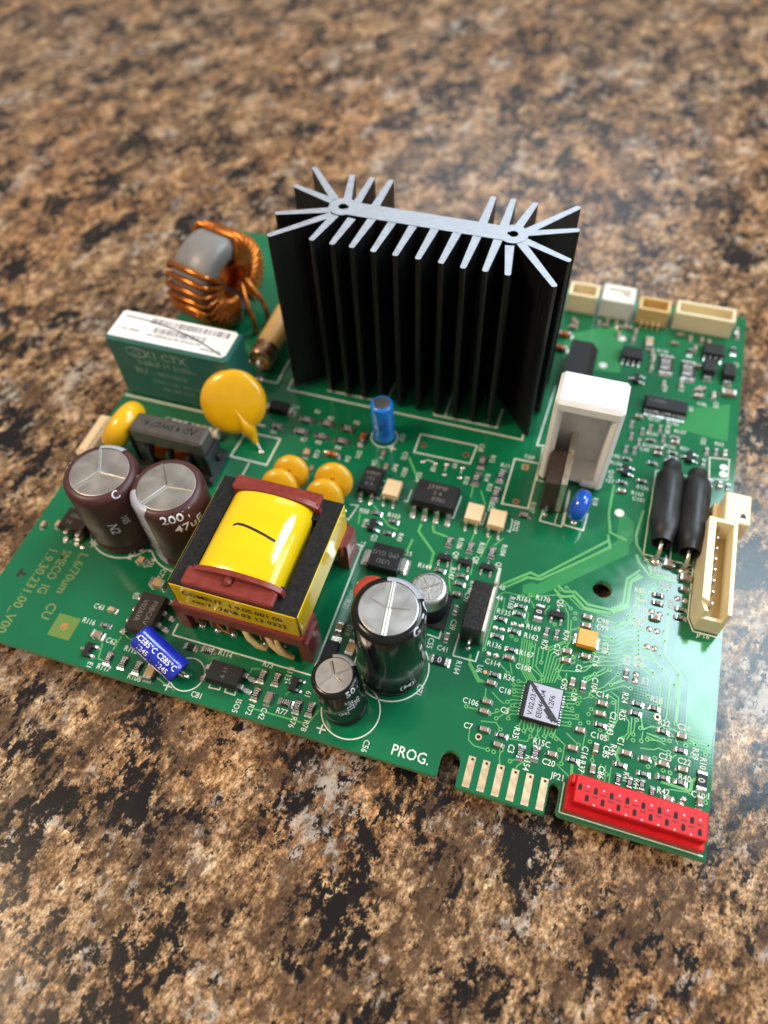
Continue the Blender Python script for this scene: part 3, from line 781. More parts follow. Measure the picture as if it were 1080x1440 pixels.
# ------------------------------------------------------------------ disc capacitors
def disc_cap(c, nrm, r, th, m_, base, label, spin_up=(0, 0, 1), tail=True, ry=None, mark=None):
    """rounded disc around c facing nrm, its leads gathered to base"""
    n = Vector(nrm).normalized(); u = Vector(spin_up); u = (u - n * u.dot(n)).normalized(); w = u.cross(n)
    M = Matrix((( w.x, u.x, n.x), (w.y, u.y, n.y), (w.z, u.z, n.z)))
    def to(p): q = M @ Vector(p); return (q.x, q.y, q.z)
    m = MB()
    prof = []
    for i in range(13):
        t = -math.pi / 2 + math.pi * i / 12
        k = max(0.0, math.cos(t)) ** 0.38
        prof.append((max(0.02, r * k), th / 2 * math.sin(t) * (1.0 if abs(math.sin(t)) > 0.95 else 0.96)))
    m.lathe(prof, m_, 40, cap=True)
    m.v = [to(p) for p in m.v]
    body = obj('disc_capacitor', m.mesh('disc', 60), board, tuple(c), label=label)
    bl = Vector(base) - Vector(c)
    edge = (bl - n * bl.dot(n)); edge = edge.normalized() * r
    m = MB()
    front = n * th * 0.42; rest = bl - edge
    m.tube([front + edge * -0.1, front * 0.98 + edge * 0.35, front * 0.8 + edge * 0.65, front * 0.35 + edge * 0.88, edge + rest * 0.12, edge + rest * 0.35, edge + rest * 0.62], 0.8, m_, 12,
           rr=[0.12, 0.5, 0.95, r * 0.24, r * 0.19, r * 0.12, 0.42])
    obj('lead_coating', m.mesh('lead_coating', 60), body)
    m = MB(); s0 = edge + rest * 0.55
    m.tube([s0, s0 + (bl - s0) * 0.5, bl], 0.34, 'tin', 8); m.dome(tuple(bl), 0.8, 0.5, 'solder')
    obj('lead', m.mesh('lead', 60), body)
    if mark:
        m = MB(); tv, tf = text(mark, 2.0, 'CENTER', 0.01)
        m.mapped(tv, tf, lambda a, b_: to((a, b_ + r * 0.25, th / 2 + 0.02)), 'brass')
        obj('body_mark', m.mesh('body_mark'), body)
    return body
disc_cap((-109.2, 63.2, 9.3), (0.26, -0.80, 0.54), 7.4, 4.2, 'epoxy_yellow', (-102.1, 58.3, 0), 'large glossy yellow disc capacitor leaning on the green film capacitor')
disc_cap((-130.6, 51.0, 8.0), (-0.84, 0.10, 0.53), 6.1, 5.6, 'epoxy_yellow', (-134.2, 48.6, 0), 'yellow disc capacitor seen edge-on beside the left maroon capacitor')
disc_cap((-91.4, 51.4, 4.6), (0.12, -0.85, 0.52), 4.0, 3.0, 'epoxy_ochre', (-88.4, 48.6, 0), 'ochre disc capacitor behind the transformer, farther one of the left pair', mark='v')
disc_cap((-92.6, 47.4, 4.4), (0.12, -0.82, 0.56), 4.0, 3.0, 'epoxy_ochre', (-89.6, 44.4, 0), 'ochre disc capacitor behind the transformer, nearer one of the left pair')
disc_cap((-81.7, 51.6, 4.9), (0.12, -0.85, 0.52), 4.2, 3.0, 'epoxy_ochre', (-78.6, 48.0, 0), 'ochre disc capacitor behind the transformer, farther one of the right pair', mark='v')
disc_cap((-82.4, 47.6, 4.4), (0.12, -0.82, 0.56), 4.0, 3.0, 'epoxy_ochre', (-79.6, 44.6, 0), 'ochre disc capacitor behind the transformer, nearer one of the right pair')
# blue varistor seen edge-on
v_ = disc_cap((-30.9, 60.4, 4.2), (0.985, -0.14, -0.10), 3.5, 3.7, 'epoxy_blue', (-31.2, 58.9, 0), 'glossy blue disc varistor in front of the white housing')
v_.name = 'varistor'

# ------------------------------------------------------------------ black framed choke behind the maroon capacitors
KX, KY = -117.8, 50.0
m = MB(); m.cbox((-8.6, -2.6, 8.2), (8.6, 2.6, 12.4), 0.5, 'ferrite_grey'); m.cbox((-8.6, -2.6, 2.2), (-5.4, 2.6, 8.3), 0.4, 'ferrite'); m.cbox((5.4, -2.6, 2.2), (8.58, 2.6, 8.3), 0.4, 'ferrite')
choke = obj('line_choke', m.mesh('choke_core'), board, (KX, KY, 0), label='black line choke with a grey metallic core bar')
m = MB()
m.cbox((-9.3, -4.4, 0.3), (9.5, 5.2, 2.4), 0.4, 'ferrite')
m.cbox((-9.2, -3.1, 2.3), (-8.5, 3.1, 9.0), 0.2, 'ferrite'); m.cbox((8.65, -3.1, 2.3), (9.4, 3.1, 8.4), 0.2, 'ferrite')
m.cbox((-5.3, -3.6, 2.4), (-4.2, 3.6, 8.0), 0.2, 'ferrite'); m.cbox((4.2, -3.6, 2.4), (5.3, 3.6, 8.0), 0.2, 'ferrite'); m.cbox((-0.6, -3.6, 2.4), (0.6, 3.6, 8.0), 0.2, 'ferrite')
obj('frame', m.mesh('choke_frame'), choke)
m = MB()
for x0, x1 in ((-4.1, -0.7), (0.7, 4.1)):
    x = x0 + 0.25
    while x < x1:
        m.lathe([(2.9, x - 0.2), (3.1, x), (2.9, x + 0.2)], 'enamel_copper', 20, axis='X', c=(0, 0, 5.0)); x += 0.42
obj('coil', m.mesh('choke_coil', 50), choke)
m = MB()
for x in (-2.4, 2.4): m.dome((x, 3.4, 9.2), 1.1, 1.5, 'ferrite')
m.dome((9.4, 1.0, 4.2), 1.0, 1.4, 'ferrite')
flat_text(m, 'D 4 SWZ7 K', -0.6, 0.2, 12.42, 180, 2.0, 'ferrite'); flat_text(m, 'V', 5.6, 0.2, 12.42, 0, 3.0, 'ferrite')
obj('core_mark', m.mesh('core_mark'), choke)
# cream terminal at the left edge
m = MB(); m.cbox((-1.6, -6, 0), (1.6, 6, 3.2), 0.4, 'opto_cream'); m.cbox((-1.0, -5.2, 3.1), (1.0, 5.2, 3.6), 0.1, 'opto_cream')
obj('terminal_block', m.mesh('terminal_block'), board, (-139.6, 50.2, 0), label='cream terminal block at the left board edge')
# pale ribbed strip behind the choke
m = MB()
for i in range(9): m.lathe([(0.9, -0.75), (1.25, -0.5), (1.25, 0.5), (0.9, 0.75)], 'ceramic_white' if i % 2 == 0 else 'plastic_ivory', 14, axis='X', c=(-7.0 + i * 1.55, 0, 1.5), cap=True)
obj('ribbed_sleeve', m.mesh('ribbed_sleeve', 50), board, (-118.6, 59.2, 0), label='pale ribbed insulating sleeve behind the black choke')

# ------------------------------------------------------------------ fuse
m = MB(); m.lathe([(2.95, -11.0), (2.95, 11.0)], 'fuse_tan', 28, axis='Y', cap=True)
fuse = obj('fuse', m.mesh('fuse_tube', 40), board, (-111.4, 92.8, 4.3), label='tan ceramic fuse with brass end caps beside the heatsink')
for s_ in (-1, 1):
    m = MB(); m.lathe([(3.12, s_ * 7.0), (3.15, s_ * 7.2), (3.15, s_ * 11.2), (2.9, s_ * 11.5), (2.2, s_ * 11.5), (2.1, s_ * 10.4), (0.02, s_ * 10.4)][::s_], 'brass', 28, axis='Y')
    obj('end_cap', m.mesh('end_cap', 40), fuse)
    m = MB(); m.tube([(0, s_ * 10.6, 0), (0, s_ * 12.2, 0), (0, s_ * 13.0, -0.8), (0, s_ * 13.2, -4.3)], 0.55, 'tin', 8)
    m.dome((0, s_ * 13.2, -4.3), 1.1, 0.7, 'solder')
    obj('lead', m.mesh('lead', 50), fuse)
    m = MB(); m.lathe([(3.3, s_ * 8.6), (3.3, s_ * 9.8)][::s_], 'tin', 28, a0=-40, a1=220, axis='Y')

# ------------------------------------------------------------------ white housing, power transistors
m = MB()
wx0, wx1, wy0, wy1, wh = -40.6, -27.1, 67.8, 76.9, 25.2
c0 = 0.9
cxm = (wx0 + wx1) / 2
def wbox(a, b_): m.cbox((a[0] - cxm, a[1] - wy0, a[2]), (b_[0] - cxm, b_[1] - wy0, b_[2]), 0.8, 'plastic_white')
wbox((wx0, wy0, 0.2), (wx0 + 2.0, wy1, wh - 1.2)); wbox((wx0 + 0.3, wy0 + 1.2, 0.15), (wx1 - 0.3, wy1 - 0.2, 1.5)); wbox((wx1 - 2.0, wy0, 0.2), (wx1, wy1, wh - 1.2))
wbox((wx0 + 0.02, wy0 + 0.02, wh - 3.3), (wx1 - 0.02, wy1 - 0.02, wh)); wbox((wx0 + 0.6, wy1 - 1.4, 0.22), (wx1 - 0.6, wy1 - 0.03, wh - 0.6))
wbox((wx1 - 4.8, wy0 + 0.25, 0.25), (wx1 - 1.2, wy0 + 1.5, 2.4))
house = obj('ceramic_housing', m.mesh('housing', 30), board, (cxm, wy0, 0), label='tall white open-fronted housing with a grey lining')
m = MB(); m.cbox((-5.2, 6.9, 0.6), (5.0, 7.66, wh - 3.25), 0.3, 'plastic_grey')
obj('lining', m.mesh('lining'), house)
def edge_transistor(x0, x1, xt, y0, y1, yt, z0, z1, bm_, label, notch=True):
    cx, cy = (x0 + xt) / 2, (y0 + yt) / 2
    m = MB(); m.cbox((x0 - cx, y0 - cy, z0), (x1 - cx, y1 - cy, z1), 0.25, bm_)
    o = obj('power_transistor', m.mesh('transistor_body'), board, (cx, cy, 0), label=label)
    m = MB()
    m.cbox((x1 - cx + 0.02, y0 - cy + 0.3, z0 + 0.03), (xt - cx, y1 - cy - 0.9, z1 + 0.06), 0.1, 'tab_metal')
    m.cbox((x1 - cx + 0.02, y1 - cy - 0.88, z0 + 0.9), (xt - cx, y1 - cy + 0.1, z1 - 0.7), 0.08, 'tab_metal')
    m.cbox((x1 - cx + 0.02, y1 - cy + 0.12, z0 + 0.03), (xt - cx, yt - cy, z1 + 0.06), 0.1, 'tab_metal')
    obj('tab', m.mesh('tab'), o, label='bare metal mounting tab')
    for k in (1,):
        xm = (x0 + x1) / 2 - cx + (k - 1) * 1.1; yy = y0 - cy - 0.35 - 0.25 * (k == 1)
        m = MB(); m.tube([(xm, y0 - cy + 0.3, z0 + 1.3), (xm, yy, z0 + 1.25), (xm, yy - 0.15, 0.8), (xm, yy - 0.15, 0)], 0.3, 'tin', 6)
        m.dome((xm, yy - 0.15, 0), 0.6, 0.4, 'solder')
        obj('lead', m.mesh('lead', 50), o)
    return o
edge_transistor(-38.9, -35.7, -34.4, 60.0, 69.2, 75.6, 0.3, 10.0, 'transistor_brown', 'brown black power transistor set on edge before the white housing')
edge_transistor(-47.4, -43.6, -42.9, 25.6, 36.2, 40.0, 0.4, 6.2, 'transistor_black', 'glossy black power transistor on edge with a cream tab, right of the silver-topped capacitor')
# dark bar behind the white housing
m = MB(); m.prism([(-3.4, -6), (1.5, -6), (1.5, 6), (-3.4, 6)], 0.3, 5.2, 'ic_black'); m.add([(1.5, -6, 5.19), (3.2, -6, 3.2), (3.2, 6, 3.2), (1.5, 6, 5.19), (3.2, -6, 0.3), (3.2, 6, 0.3)], [(0, 1, 2, 3), (1, 4, 5, 2)], 'ic_black')
m.add([(1.5, 6, 0.3), (3.2, 6, 0.3), (3.2, 6, 3.2), (1.5, 6, 5.19)], [(3, 2, 1, 0)], 'ic_black')
obj('power_module', m.mesh('power_module'), board, (-37.3, 101.9, 0), label='dark grey bevelled package behind the white housing')
# shrink-sleeved inductors
for cx, y0, y1, lb in ((-13.8, 56.3, 76.8, 'left'), (-8.35, 55.6, 76.2, 'right')):
    L_ = y1 - y0
    prof = [(1.9, 0.0), (2.05, 0.0), (2.25, 1.2), (2.5, 2.4), (2.95, 3.6), (3.05, 5.2), (2.95, 8.5), (2.98, 12.0), (2.98, L_ - 5.2), (2.92, L_ - 4.6), (2.9, L_ - 3.8), (2.55, L_ - 2.6), (2.05, L_ - 1.6), (2.0, L_), (1.6, L_)]
    m = MB(); m.lathe(prof, 'shrink_black', 36, axis='Y')
    m.lathe([(0.02, 1.6), (1.85, 1.6)], 'hole_shade', 20, axis='Y'); m.lathe([(1.9, 0.0), (1.82, 1.7)], 'hole_shade', 20, axis='Y')
    m.lathe([(1.6, L_), (0.02, L_ - 0.2)], 'shrink_black', 20, axis='Y')
    o = obj('sleeved_inductor', m.mesh('shrink_sleeve', 50), board, (cx, y0, 3.4), label=f'black shrink-sleeved inductor, the {lb} one of the pair by the cream connector')
    m = MB(); m.tube([(0, 3.0, -0.2), (0, 0.2, -0.2), (0, -1.0, -0.8), (-0.1, -1.9, -2.0), (-0.1, -2.2, -3.4)], 0.48, 'tin', 10)
    m.dome((-0.1, -2.2, -3.4), 1.15, 0.7, 'solder', 14)
    obj('lead', m.mesh('lead', 60), o)
    m = MB(); m.tube([(0, L_ - 0.5, 0), (0, L_ + 1.0, -0.4), (0, L_ + 1.6, -3.4)], 0.45, 'tin', 8); m.dome((0, L_ + 1.6, -3.4), 1.1, 0.6, 'solder', 12)
    obj('lead', m.mesh('lead', 60), o)

# ------------------------------------------------------------------ connectors
def shroud(x0, x1, y0, y1, h, pins, pm, label, wall=0.8, floor=1.6, low_front=None, axis='x', floor_m=None, pin_h=5.5, chamfer=None):
    cx, cy = (x0 + x1) / 2, (y0 + y1) / 2
    m = MB(); a, b_ = (x1 - x0) / 2, (y1 - y0) / 2
    z0 = 0.1
    m.cbox((-a, b_ - wall, z0), (a, b_, h), 0.15, pm)
    m.cbox((-a, -b_, z0), (a, -b_ + wall, low_front or h), 0.15, pm)
    m.cbox((-a + 0.01, -b_ + 0.1, z0), (-a + wall, b_ - 0.1, h - 0.03), 0.15, pm); m.cbox((a - wall, -b_ + 0.1, z0), (a - 0.01, b_ - 0.1, h - 0.03), 0.15, pm)
    m.box((-a + 0.3, -b_ + 0.3, z0), (a - 0.3, b_ - 0.3, floor), floor_m or pm)
    o = obj('connector', m.mesh('shroud'), board, (cx, cy, 0), label=label)
    for k in range(pins):
        t = (k + 0.5) / pins
        px, py = ((-a + wall) + (2 * a - 2 * wall) * t, 0.2) if axis == 'x' else (-0.3, (-b_ + wall) + (2 * b_ - 2 * wall) * t)
        m = MB(); m.prism([(px - .25, py - .25), (px + .25, py - .25), (px + .25, py + .25), (px - .25, py + .25)], floor, pin_h, 'tin', scale_top=0.6)
        obj('pin', m.mesh('pin'), o)
    return o
shroud(-44.4, -37.0, 123.6, 128.8, 5.6, 2, 'plastic_cream', 'cream open connector just behind the heatsink on the far edge', floor_m='plastic_tan', pin_h=4)
o = shroud(-36.1, -28.1, 123.7, 130.0, 5.6, 2, 'plastic_ivory', 'milky white connector on the far edge', wall=1.4, pin_h=3.5)
m = MB(); m.cbox((-3.0, -1.4, 1.0), (3.0, 2.2, 4.9), 0.2, 'plastic_ivory'); m.box((-0.4, -2.2, 5.55), (-0.05, 0.3, 5.63), 'plastic_grey'); m.box((0.8, 0.5, 4.85), (2.2, 1.0, 4.95), 'label_print')
obj('latch_block', m.mesh('latch_block'), o)
o = shroud(-26.8, -19.2, 123.5, 128.4, 5.0, 4, 'plastic_tan', 'tan connector on the far edge with four contacts in front', pin_h=3.5)
for k in range(4):
    m = MB(); x = -2.2 + k * 1.4; m.tube([(x, -2.4, 1.2), (x, -3.1, 0.9), (x, -3.5, 0.15), (x, -4.1, 0.15)], 0.22, 'gold', 6); obj('contact', m.mesh('contact'), o)
shroud(-17.9, -3.9, 123.8, 128.8, 5.4, 6, 'plastic_cream', 'long cream connector at the far right corner', pin_h=4)
# long shrouded connector on the right edge, open at the near end
JX0, JX1, JY0, JY1, JH = -6.3, -0.9, 40.9, 62.2, 8.0
m = MB(); a = (JX1 - JX0) / 2; L_ = JY1 - JY0
m.prism([(-a, 2.4), (-a + 1.35, 2.0), (-a + 1.35, L_), (-a, L_)], 0.1, JH, 'plastic_cream')
m.prism([(a - 0.75, 0), (a, 0), (a, L_), (a - 0.75, L_)], 0.1, JH, 'plastic_cream')
m.prism([(-a + 0.73, L_ - 0.9), (a - 0.73, L_ - 0.9), (a - 0.73, L_ - 0.02), (-a + 0.73, L_ - 0.02)], 0.1, JH - 0.05, 'plastic_cream')
m.prism([(-a + 0.01, 2.35), (-a + 0.9, 0.35), (-a + 1.6, 0.35), (-a + 0.74, 2.35)], 0.1, JH - 0.9, 'plastic_cream')
m.prism([(-a + 0.9, 0.02), (a - 0.73, 0.02), (a - 0.73, 0.75), (-a + 1.4, 0.75)], 0.1, JH - 3.4, 'plastic_cream')
m.prism([(-a + 0.3, 1.8), (a - 0.3, 0.4), (a - 0.3, L_ - 0.5), (-a + 0.3, L_ - 0.5)], 0.1, 2.4, 'plastic_tan')
jp16 = obj('connector', m.mesh('long_shroud'), board, ((JX0 + JX1) / 2, JY0, 0), label='long cream pin header with an open near end on the right board edge')
for k in range(8):
    y = 2.6 + k * 2.5
    m = MB(); m.prism([(-0.75, y - .28), (-0.2, y - .28), (-0.2, y + .28), (-0.75, y + .28)], 2.3, 6.6, 'tin', scale_top=0.5); obj('pin', m.mesh('pin'), jp16)
m = MB(); m.cbox((-2.45, -3.7, 2.2), (2.45, 3.7, 7.6), 0.25, 'plastic_cream'); m.cbox((-1.8, -4.3, 0.6), (2.2, 3.2, 2.25), 0.2, 'plastic_cream')
m.cbox((-3.9, -3.0, 0.3), (-2.3, 2.8, 4.4), 0.2, 'plastic_tan')
sm = obj('connector', m.mesh('side_connector'), board, (-1.0, 66.0, 0), label='small cream side connector overhanging the right board edge')
m = MB(); m.prism([(0.4, -2.3), (1.6, -2.3), (1.5, -1.7), (1.1, -1.2), (0.7, -1.4)], 7.62, 7.66, 'ink_black'); obj('body_mark', m.mesh('body_mark'), sm)
for k in range(2):
    m = MB(); y = -1.4 + k * 2.4; m.tube([(-3.6, y, 3.2), (-5.0, y, 2.6), (-5.6, y, 0.2)], 0.5, 'gold', 8); m.dome((-5.6, y, 0), 1.0, 0.6, 'solder'); obj('pin', m.mesh('pin'), sm)
# red ribbon-cable socket
RX0, RX1 = -23.3, -0.9
m = MB(); rc = (RX0 + RX1) / 2; a = (RX1 - RX0) / 2
m.cbox((-a, 0.0, 0.15), (a, 5.9, 2.0), 0.15, 'plastic_red'); m.cbox((-a + 0.9, 0.85, 1.95), (a - 0.4, 5.5, 4.6), 0.18, 'plastic_red')
m.cbox((-a + 0.1, 3.9, 1.95), (-a + 0.95, 5.5, 4.3), 0.2, 'plastic_red')
red = obj('ribbon_socket', m.mesh('socket_body'), board, (rc, 0.55, 0), label='red two-row ribbon cable socket at the lower right corner')
for k in range(9):
    for row in (0, 1):
        x = -21.6 + 2.54 * k + (1.3 if row else 0) - rc
        if x > a - 0.8: continue
        y = 4.0 - 0.55 if not row else 2.5 - 0.55
        m = MB()
        m.box((x - 0.3, y - 0.48, 4.5), (x + 0.3, y + 0.48, 4.625), 'hole_shade')  # raised block, the slot's inner shade put into its colour
        m.box((x - 0.10, y + 0.46, 4.5), (x + 0.10, y + 0.66, 4.62), 'hole_shade')
        obj('contact_slot', m.mesh('contact_slot'), red)
        m = MB(); xx = x + 1.27
        if xx < a - 0.7:
            yy = y + (0.45 if not row else -0.75)
            m.box((xx - 0.13, yy - 0.1, 4.55), (xx + 0.11, yy + 0.14, 4.63), 'print_light')
            ys_ = y - 0.32 if not row else y + 0.55
            m.box((xx - 0.5, ys_ - 0.13, 4.55), (xx + 0.5, ys_ + 0.13, 4.612), 'slot_shade_red')
            obj('contact_tip', m.mesh('contact_tip'), red)
# card-edge contacts on the tongue
for k in range(6):
    x = -40.3 + 2.54 * k
    m = MB(); m.prism([(0, -0.3), (1.28, -0.3), (1.28, 5.15), (0, 5.15)], 0.012, 0.05, 'gold'); m.disc((0.72, 4.65), 0.24, 0.056, 'hole_shade', 10)
    obj('edge_contact', m.mesh('edge_contact'), board, (x, 0, 0))

# ------------------------------------------------------------------ integrated circuits, optocouplers, diodes
def gull(y0, z1, foot, w, t=0.28):
    """one bent lead leaving the body at height z1 towards -y, its root at y0"""
    m = MB()
    P = [(y0 + 0.3, z1), (y0 - 0.45, z1), (y0 - 0.75, 0.32), (y0 - 0.75 - foot, 0.22)]
    for (ya, za), (yb, zb) in zip(P, P[1:]):
        d = Vector((yb - ya, zb - za)).normalized(); n = Vector((-d.y, d.x)) * t / 2
        m.add([(sx * w / 2, ya + n.x, za + n.y) for sx in (-1, 1)] + [(sx * w / 2, yb + n.x, zb + n.y) for sx in (-1, 1)] +
              [(sx * w / 2, ya - n.x, za - n.y) for sx in (-1, 1)] + [(sx * w / 2, yb - n.x, zb - n.y) for sx in (-1, 1)],
              [(0, 1, 3, 2), (4, 6, 7, 5), (0, 2, 6, 4), (1, 5, 7, 3), (0, 4, 5, 1), (2, 3, 7, 6)], 'tin')
    m.dome((0, y0 - 0.75 - foot, 0.0), w * 0.62, 0.24, 'solder', 8)
    return m
LEAD = {}
def package(name, loc, rot, w, l, h, pins, pitch, body_m, label, prints=(), lead_w=0.5, foot=0.7, joined=False, print_m='ic_print', print_rot=0, base=0.35):
    m = MB(); zc = base + (h - base) * 0.45
    # moulded body: two halves drawn towards the parting line
    for z0, z1, s0, s1 in ((base, zc, 0.94, 1.0), (zc, h, 1.0, 0.93)):
        P0 = [(x * w / 2 * s0, y * l / 2 * (s0 if l > w else 1 - (1 - s0) * w / l)) for x, y in ((-1, -1), (1, -1), (1, 1), (-1, 1))]
        P1 = [(x * w / 2 * s1, y * l / 2 * (s1 if l > w else 1 - (1 - s1) * w / l)) for x, y in ((-1, -1), (1, -1), (1, 1), (-1, 1))]
        V = [(*p, z0) for p in P0] + [(*p, z1) for p in P1]
        m.add(V, [(i, (i + 1) % 4, 4 + (i + 1) % 4, 4 + i) for i in range(4)], body_m)
        if z1 == h: m.add(V[4:], [(0, 1, 2, 3)], body_m)
    o = obj(name, m.mesh(name), board, (*loc, 0), (0, 0, rot), label=label)
    if pins:
        key = (round(l, 2), h, lead_w, foot, base)
        jm = MB()
        for sgn in (-1, 1):
            for k in range(pins):
                x = (k - (pins - 1) / 2) * pitch
                if joined:
                    g = gull(-l / 2, zc, foot, lead_w, 0.15)
                    c_ = 1 if sgn < 0 else -1
                    jm.add([(c_ * a + x, c_ * b_, z) for a, b_, z in g.v], g.f, 'tin')
                else:
                    if key not in LEAD: LEAD[key] = gull(-l / 2, zc, foot, lead_w).mesh('lead')
                    obj('lead', LEAD[key], o, (x, 0, 0), (0, 0, 0 if sgn < 0 else 180))
        if joined: obj('leads', jm.mesh('leads'), o, kind='stuff')
    if prints:
        m = MB()
        for sx, u, v, size in prints:
            c_, s_ = math.cos(R(print_rot)), math.sin(R(print_rot))
            flat_text(m, sx, u * c_ - v * s_, u * s_ + v * c_, h + 0.012, print_rot, size, print_m, 0.0)
        obj('body_print', m.mesh('body_print'), o)
    return o
package('optocoupler', (-60.3, 55.6), 0, 9.5, 6.4, 3.5, 4, 2.54, 'ic_black', 'black eight-pin chip in the middle of the board before the heatsink', (('J39MF', 0.2, 1.5, 1.7), ('S 4', 0.4, 0, 1.5), ('0701', 1.0, -1.6, 1.5)), 1.1, 0.8)
package('optocoupler', (-74.9, 56.3), 0, 4.3, 6.6, 2.6, 2, 2.4, 'ic_black', 'black four-pin chip beside the ochre discs', (('V 0', 0, 1.5, 1.4), ('151', 0.1, 0, 1.4), ('V08M', 0, -1.5, 1.3)), 0.8, 0.7, print_rot=180)
package('integrated_circuit', (-106.5, 12.7), 90, 8.6, 5.4, 3.6, 4, 2.54, 'ic_brown', 'brown black eight-pin chip left of the transformer', (('F9BCAV', 0, 0.9, 1.5), ('V0263R', 0, -1.0, 1.5)), 1.0, 0.7, print_rot=180)
package('optocoupler', (-86.7, 5.7), 90, 3.9, 6.6, 3.4, 2, 2.3, 'ic_black', 'black four-pin chip near the lower board edge', (('6 11', 0, 0, 1.2),), 0.9, 0.8)
package('integrated_circuit', (-131.3, 28.2), 0, 6.0, 5.2, 3.2, 2, 2.8, 'ic_brown', 'brown black chip tucked under the left maroon capacitor', (('GBZ5', 0, 0.6, 1.3), ('T4', -1, -1.2, 1.3)), 0.9, 0.7)
for (x, y), lb in (((-69.9, 55.4), 'beside the black chips'), ((-51.5, 54.2), 'left one of the two before the white housing'), ((-46.6, 54.0), 'right one of the two before the white housing')):
    package('optocoupler', (x, y), 0, 3.6, 4.4, 2.2, 2, 2.2, 'opto_cream', f'small cream optocoupler, {lb}', (), 0.55, 0.7)
m_smc = package('diode', (-66.0, 38.3), 0, 6.6, 5.9, 2.5, 0, 1, 'ic_black', 'flat black diode between the transformer and the silver-topped capacitor', (('(M) GU2', 0.2, -0.6, 1.5), ('U3D', 0.2, 1.2, 1.5)), print_rot=180)
def tab_ends(o, w, l, wid, zt=1.0, ln=1.0):
    for s_ in (-1, 1):
        m = MB(); m.box((s_ * w / 2 - 0.02 if s_ > 0 else -w / 2 - ln, -wid / 2, 0.02), (w / 2 + ln if s_ > 0 else -w / 2 + 0.02, wid / 2, zt), 'tin')
        m.box((s_ * (w / 2 + ln * 0.9) - ln * 0.75, -wid / 2 - 0.25 * ln, 0.01), (s_ * (w / 2 + ln * 0.9) + ln * 0.75, wid / 2 + 0.25 * ln, 0.14), 'solder')
        obj('terminal', m.mesh('terminal'), o)
tab_ends(m_smc, 6.6, 5.9, 3.0)
package('integrated_circuit', (-25.9, 111.13), 0, 5.0, 3.9, 1.7, 4, 1.27, 'ic_black', 'small eight-pin chip right of the dark bevelled package', (), 0.45, 0.5, base=0.2)
package('integrated_circuit', (-7.27, 117.63), 0, 5.0, 3.9, 1.7, 4, 1.27, 'ic_black', 'small eight-pin chip before the long cream connector', (), 0.45, 0.5, base=0.2)
package('integrated_circuit', (-16.45, 96.2), 0, 9.6, 4.2, 1.8, 14, 0.65, 'ic_black', 'long fine-pitch chip on the far right of the board', (('L 4960', -2, 0.3, 1.3),), 0.3, 0.5, joined=True, base=0.2)
d1 = package('diode', (-7.93, 111.36), 90, 4.4, 2.8, 2.2, 0, 1, 'ic_black', 'black diode with tan ends, left of two at the far right'); tab_ends(d1, 4.4, 2.8, 1.6)
d2 = package('diode', (-3.4, 111.0), 90, 4.4, 2.8, 2.2, 0, 1, 'ic_black', 'black diode with tan ends at the right board edge'); tab_ends(d2, 4.4, 2.8, 1.6)
d3 = package('diode', (-102.59, 70.91), 0, 4.4, 2.8, 2.2, 0, 1, 'ic_black', 'black diode right of the large yellow disc'); tab_ends(d3, 4.4, 2.8, 1.6)
d4 = package('diode', (-69.95, 16.13), 90, 4.0, 2.6, 2.2, 0, 1, 'ic_black', 'black diode behind the small black capacitor'); tab_ends(d4, 4.0, 2.6, 1.4)
# tantalum
t_ = package('tantalum_capacitor', (-24.35, 32.4), 0, 3.7, 3.5, 1.9, 0, 1, 'tantalum', 'orange moulded tantalum capacitor near the drilled hole', (('107', 0, 0, 1.2),), print_m='epoxy_ochre'); tab_ends(t_, 3.7, 3.5, 2.0, 0.6, 0.3)
# microcontroller with a paper label
m = MB(); m.cbox((-3.4, -3.6, 0.12), (3.4, 3.6, 1.25), 0.12, 'ic_black')
mcu = obj('microcontroller', m.mesh('microcontroller'), board, (-30.05, 17.7, 0), label='square fine-pitch chip with a white label struck through in black')
m = MB()
for k in range(12):
    t = -2.75 + 0.5 * k
    for sx in (-1, 1):
        m.box((sx * 3.42 if sx > 0 else -3.8, t - 0.1, 0.02), (3.8 if sx > 0 else -3.42, t + 0.1, 0.16), 'tin')
        m.box((t - 0.1, sx * 3.62 if sx > 0 else -4.0, 0.02), (t + 0.1, 4.0 if sx > 0 else -3.62, 0.16), 'tin')
obj('leads', m.mesh('leads'), mcu, kind='stuff')
m = MB(); m.prism([(-2.75, -3.35), (3.2, -3.35), (3.2, 3.35), (-2.75, 3.35)], 1.26, 1.32, 'paper_window_tint'); obj('label_sheet', m.mesh('label_sheet'), mcu)
m = MB()
for sx, u, v in (('V.02.03.04', -1.75, 0.0), ('EE046404', -0.15, -0.3), ('64F12F6', 1.6, -0.4)): flat_text(m, sx, u, v, 1.335, 90, 1.35, 'ink_black', 0.012)
obj('label_print', m.mesh('label_print'), mcu)
m = MB(); m.ribbon([(-2.7, 3.3), (-0.2, 0.6), (2.6, -2.3), (3.0, -2.9)], 0.62, 1.34, 1.36, 'ink_black'); m.ribbon([(0.6, -1.0), (2.4, -2.9)], 0.55, 1.342, 1.362, 'ink_black')
obj('pen_stroke', m.mesh('pen_stroke'), mcu)

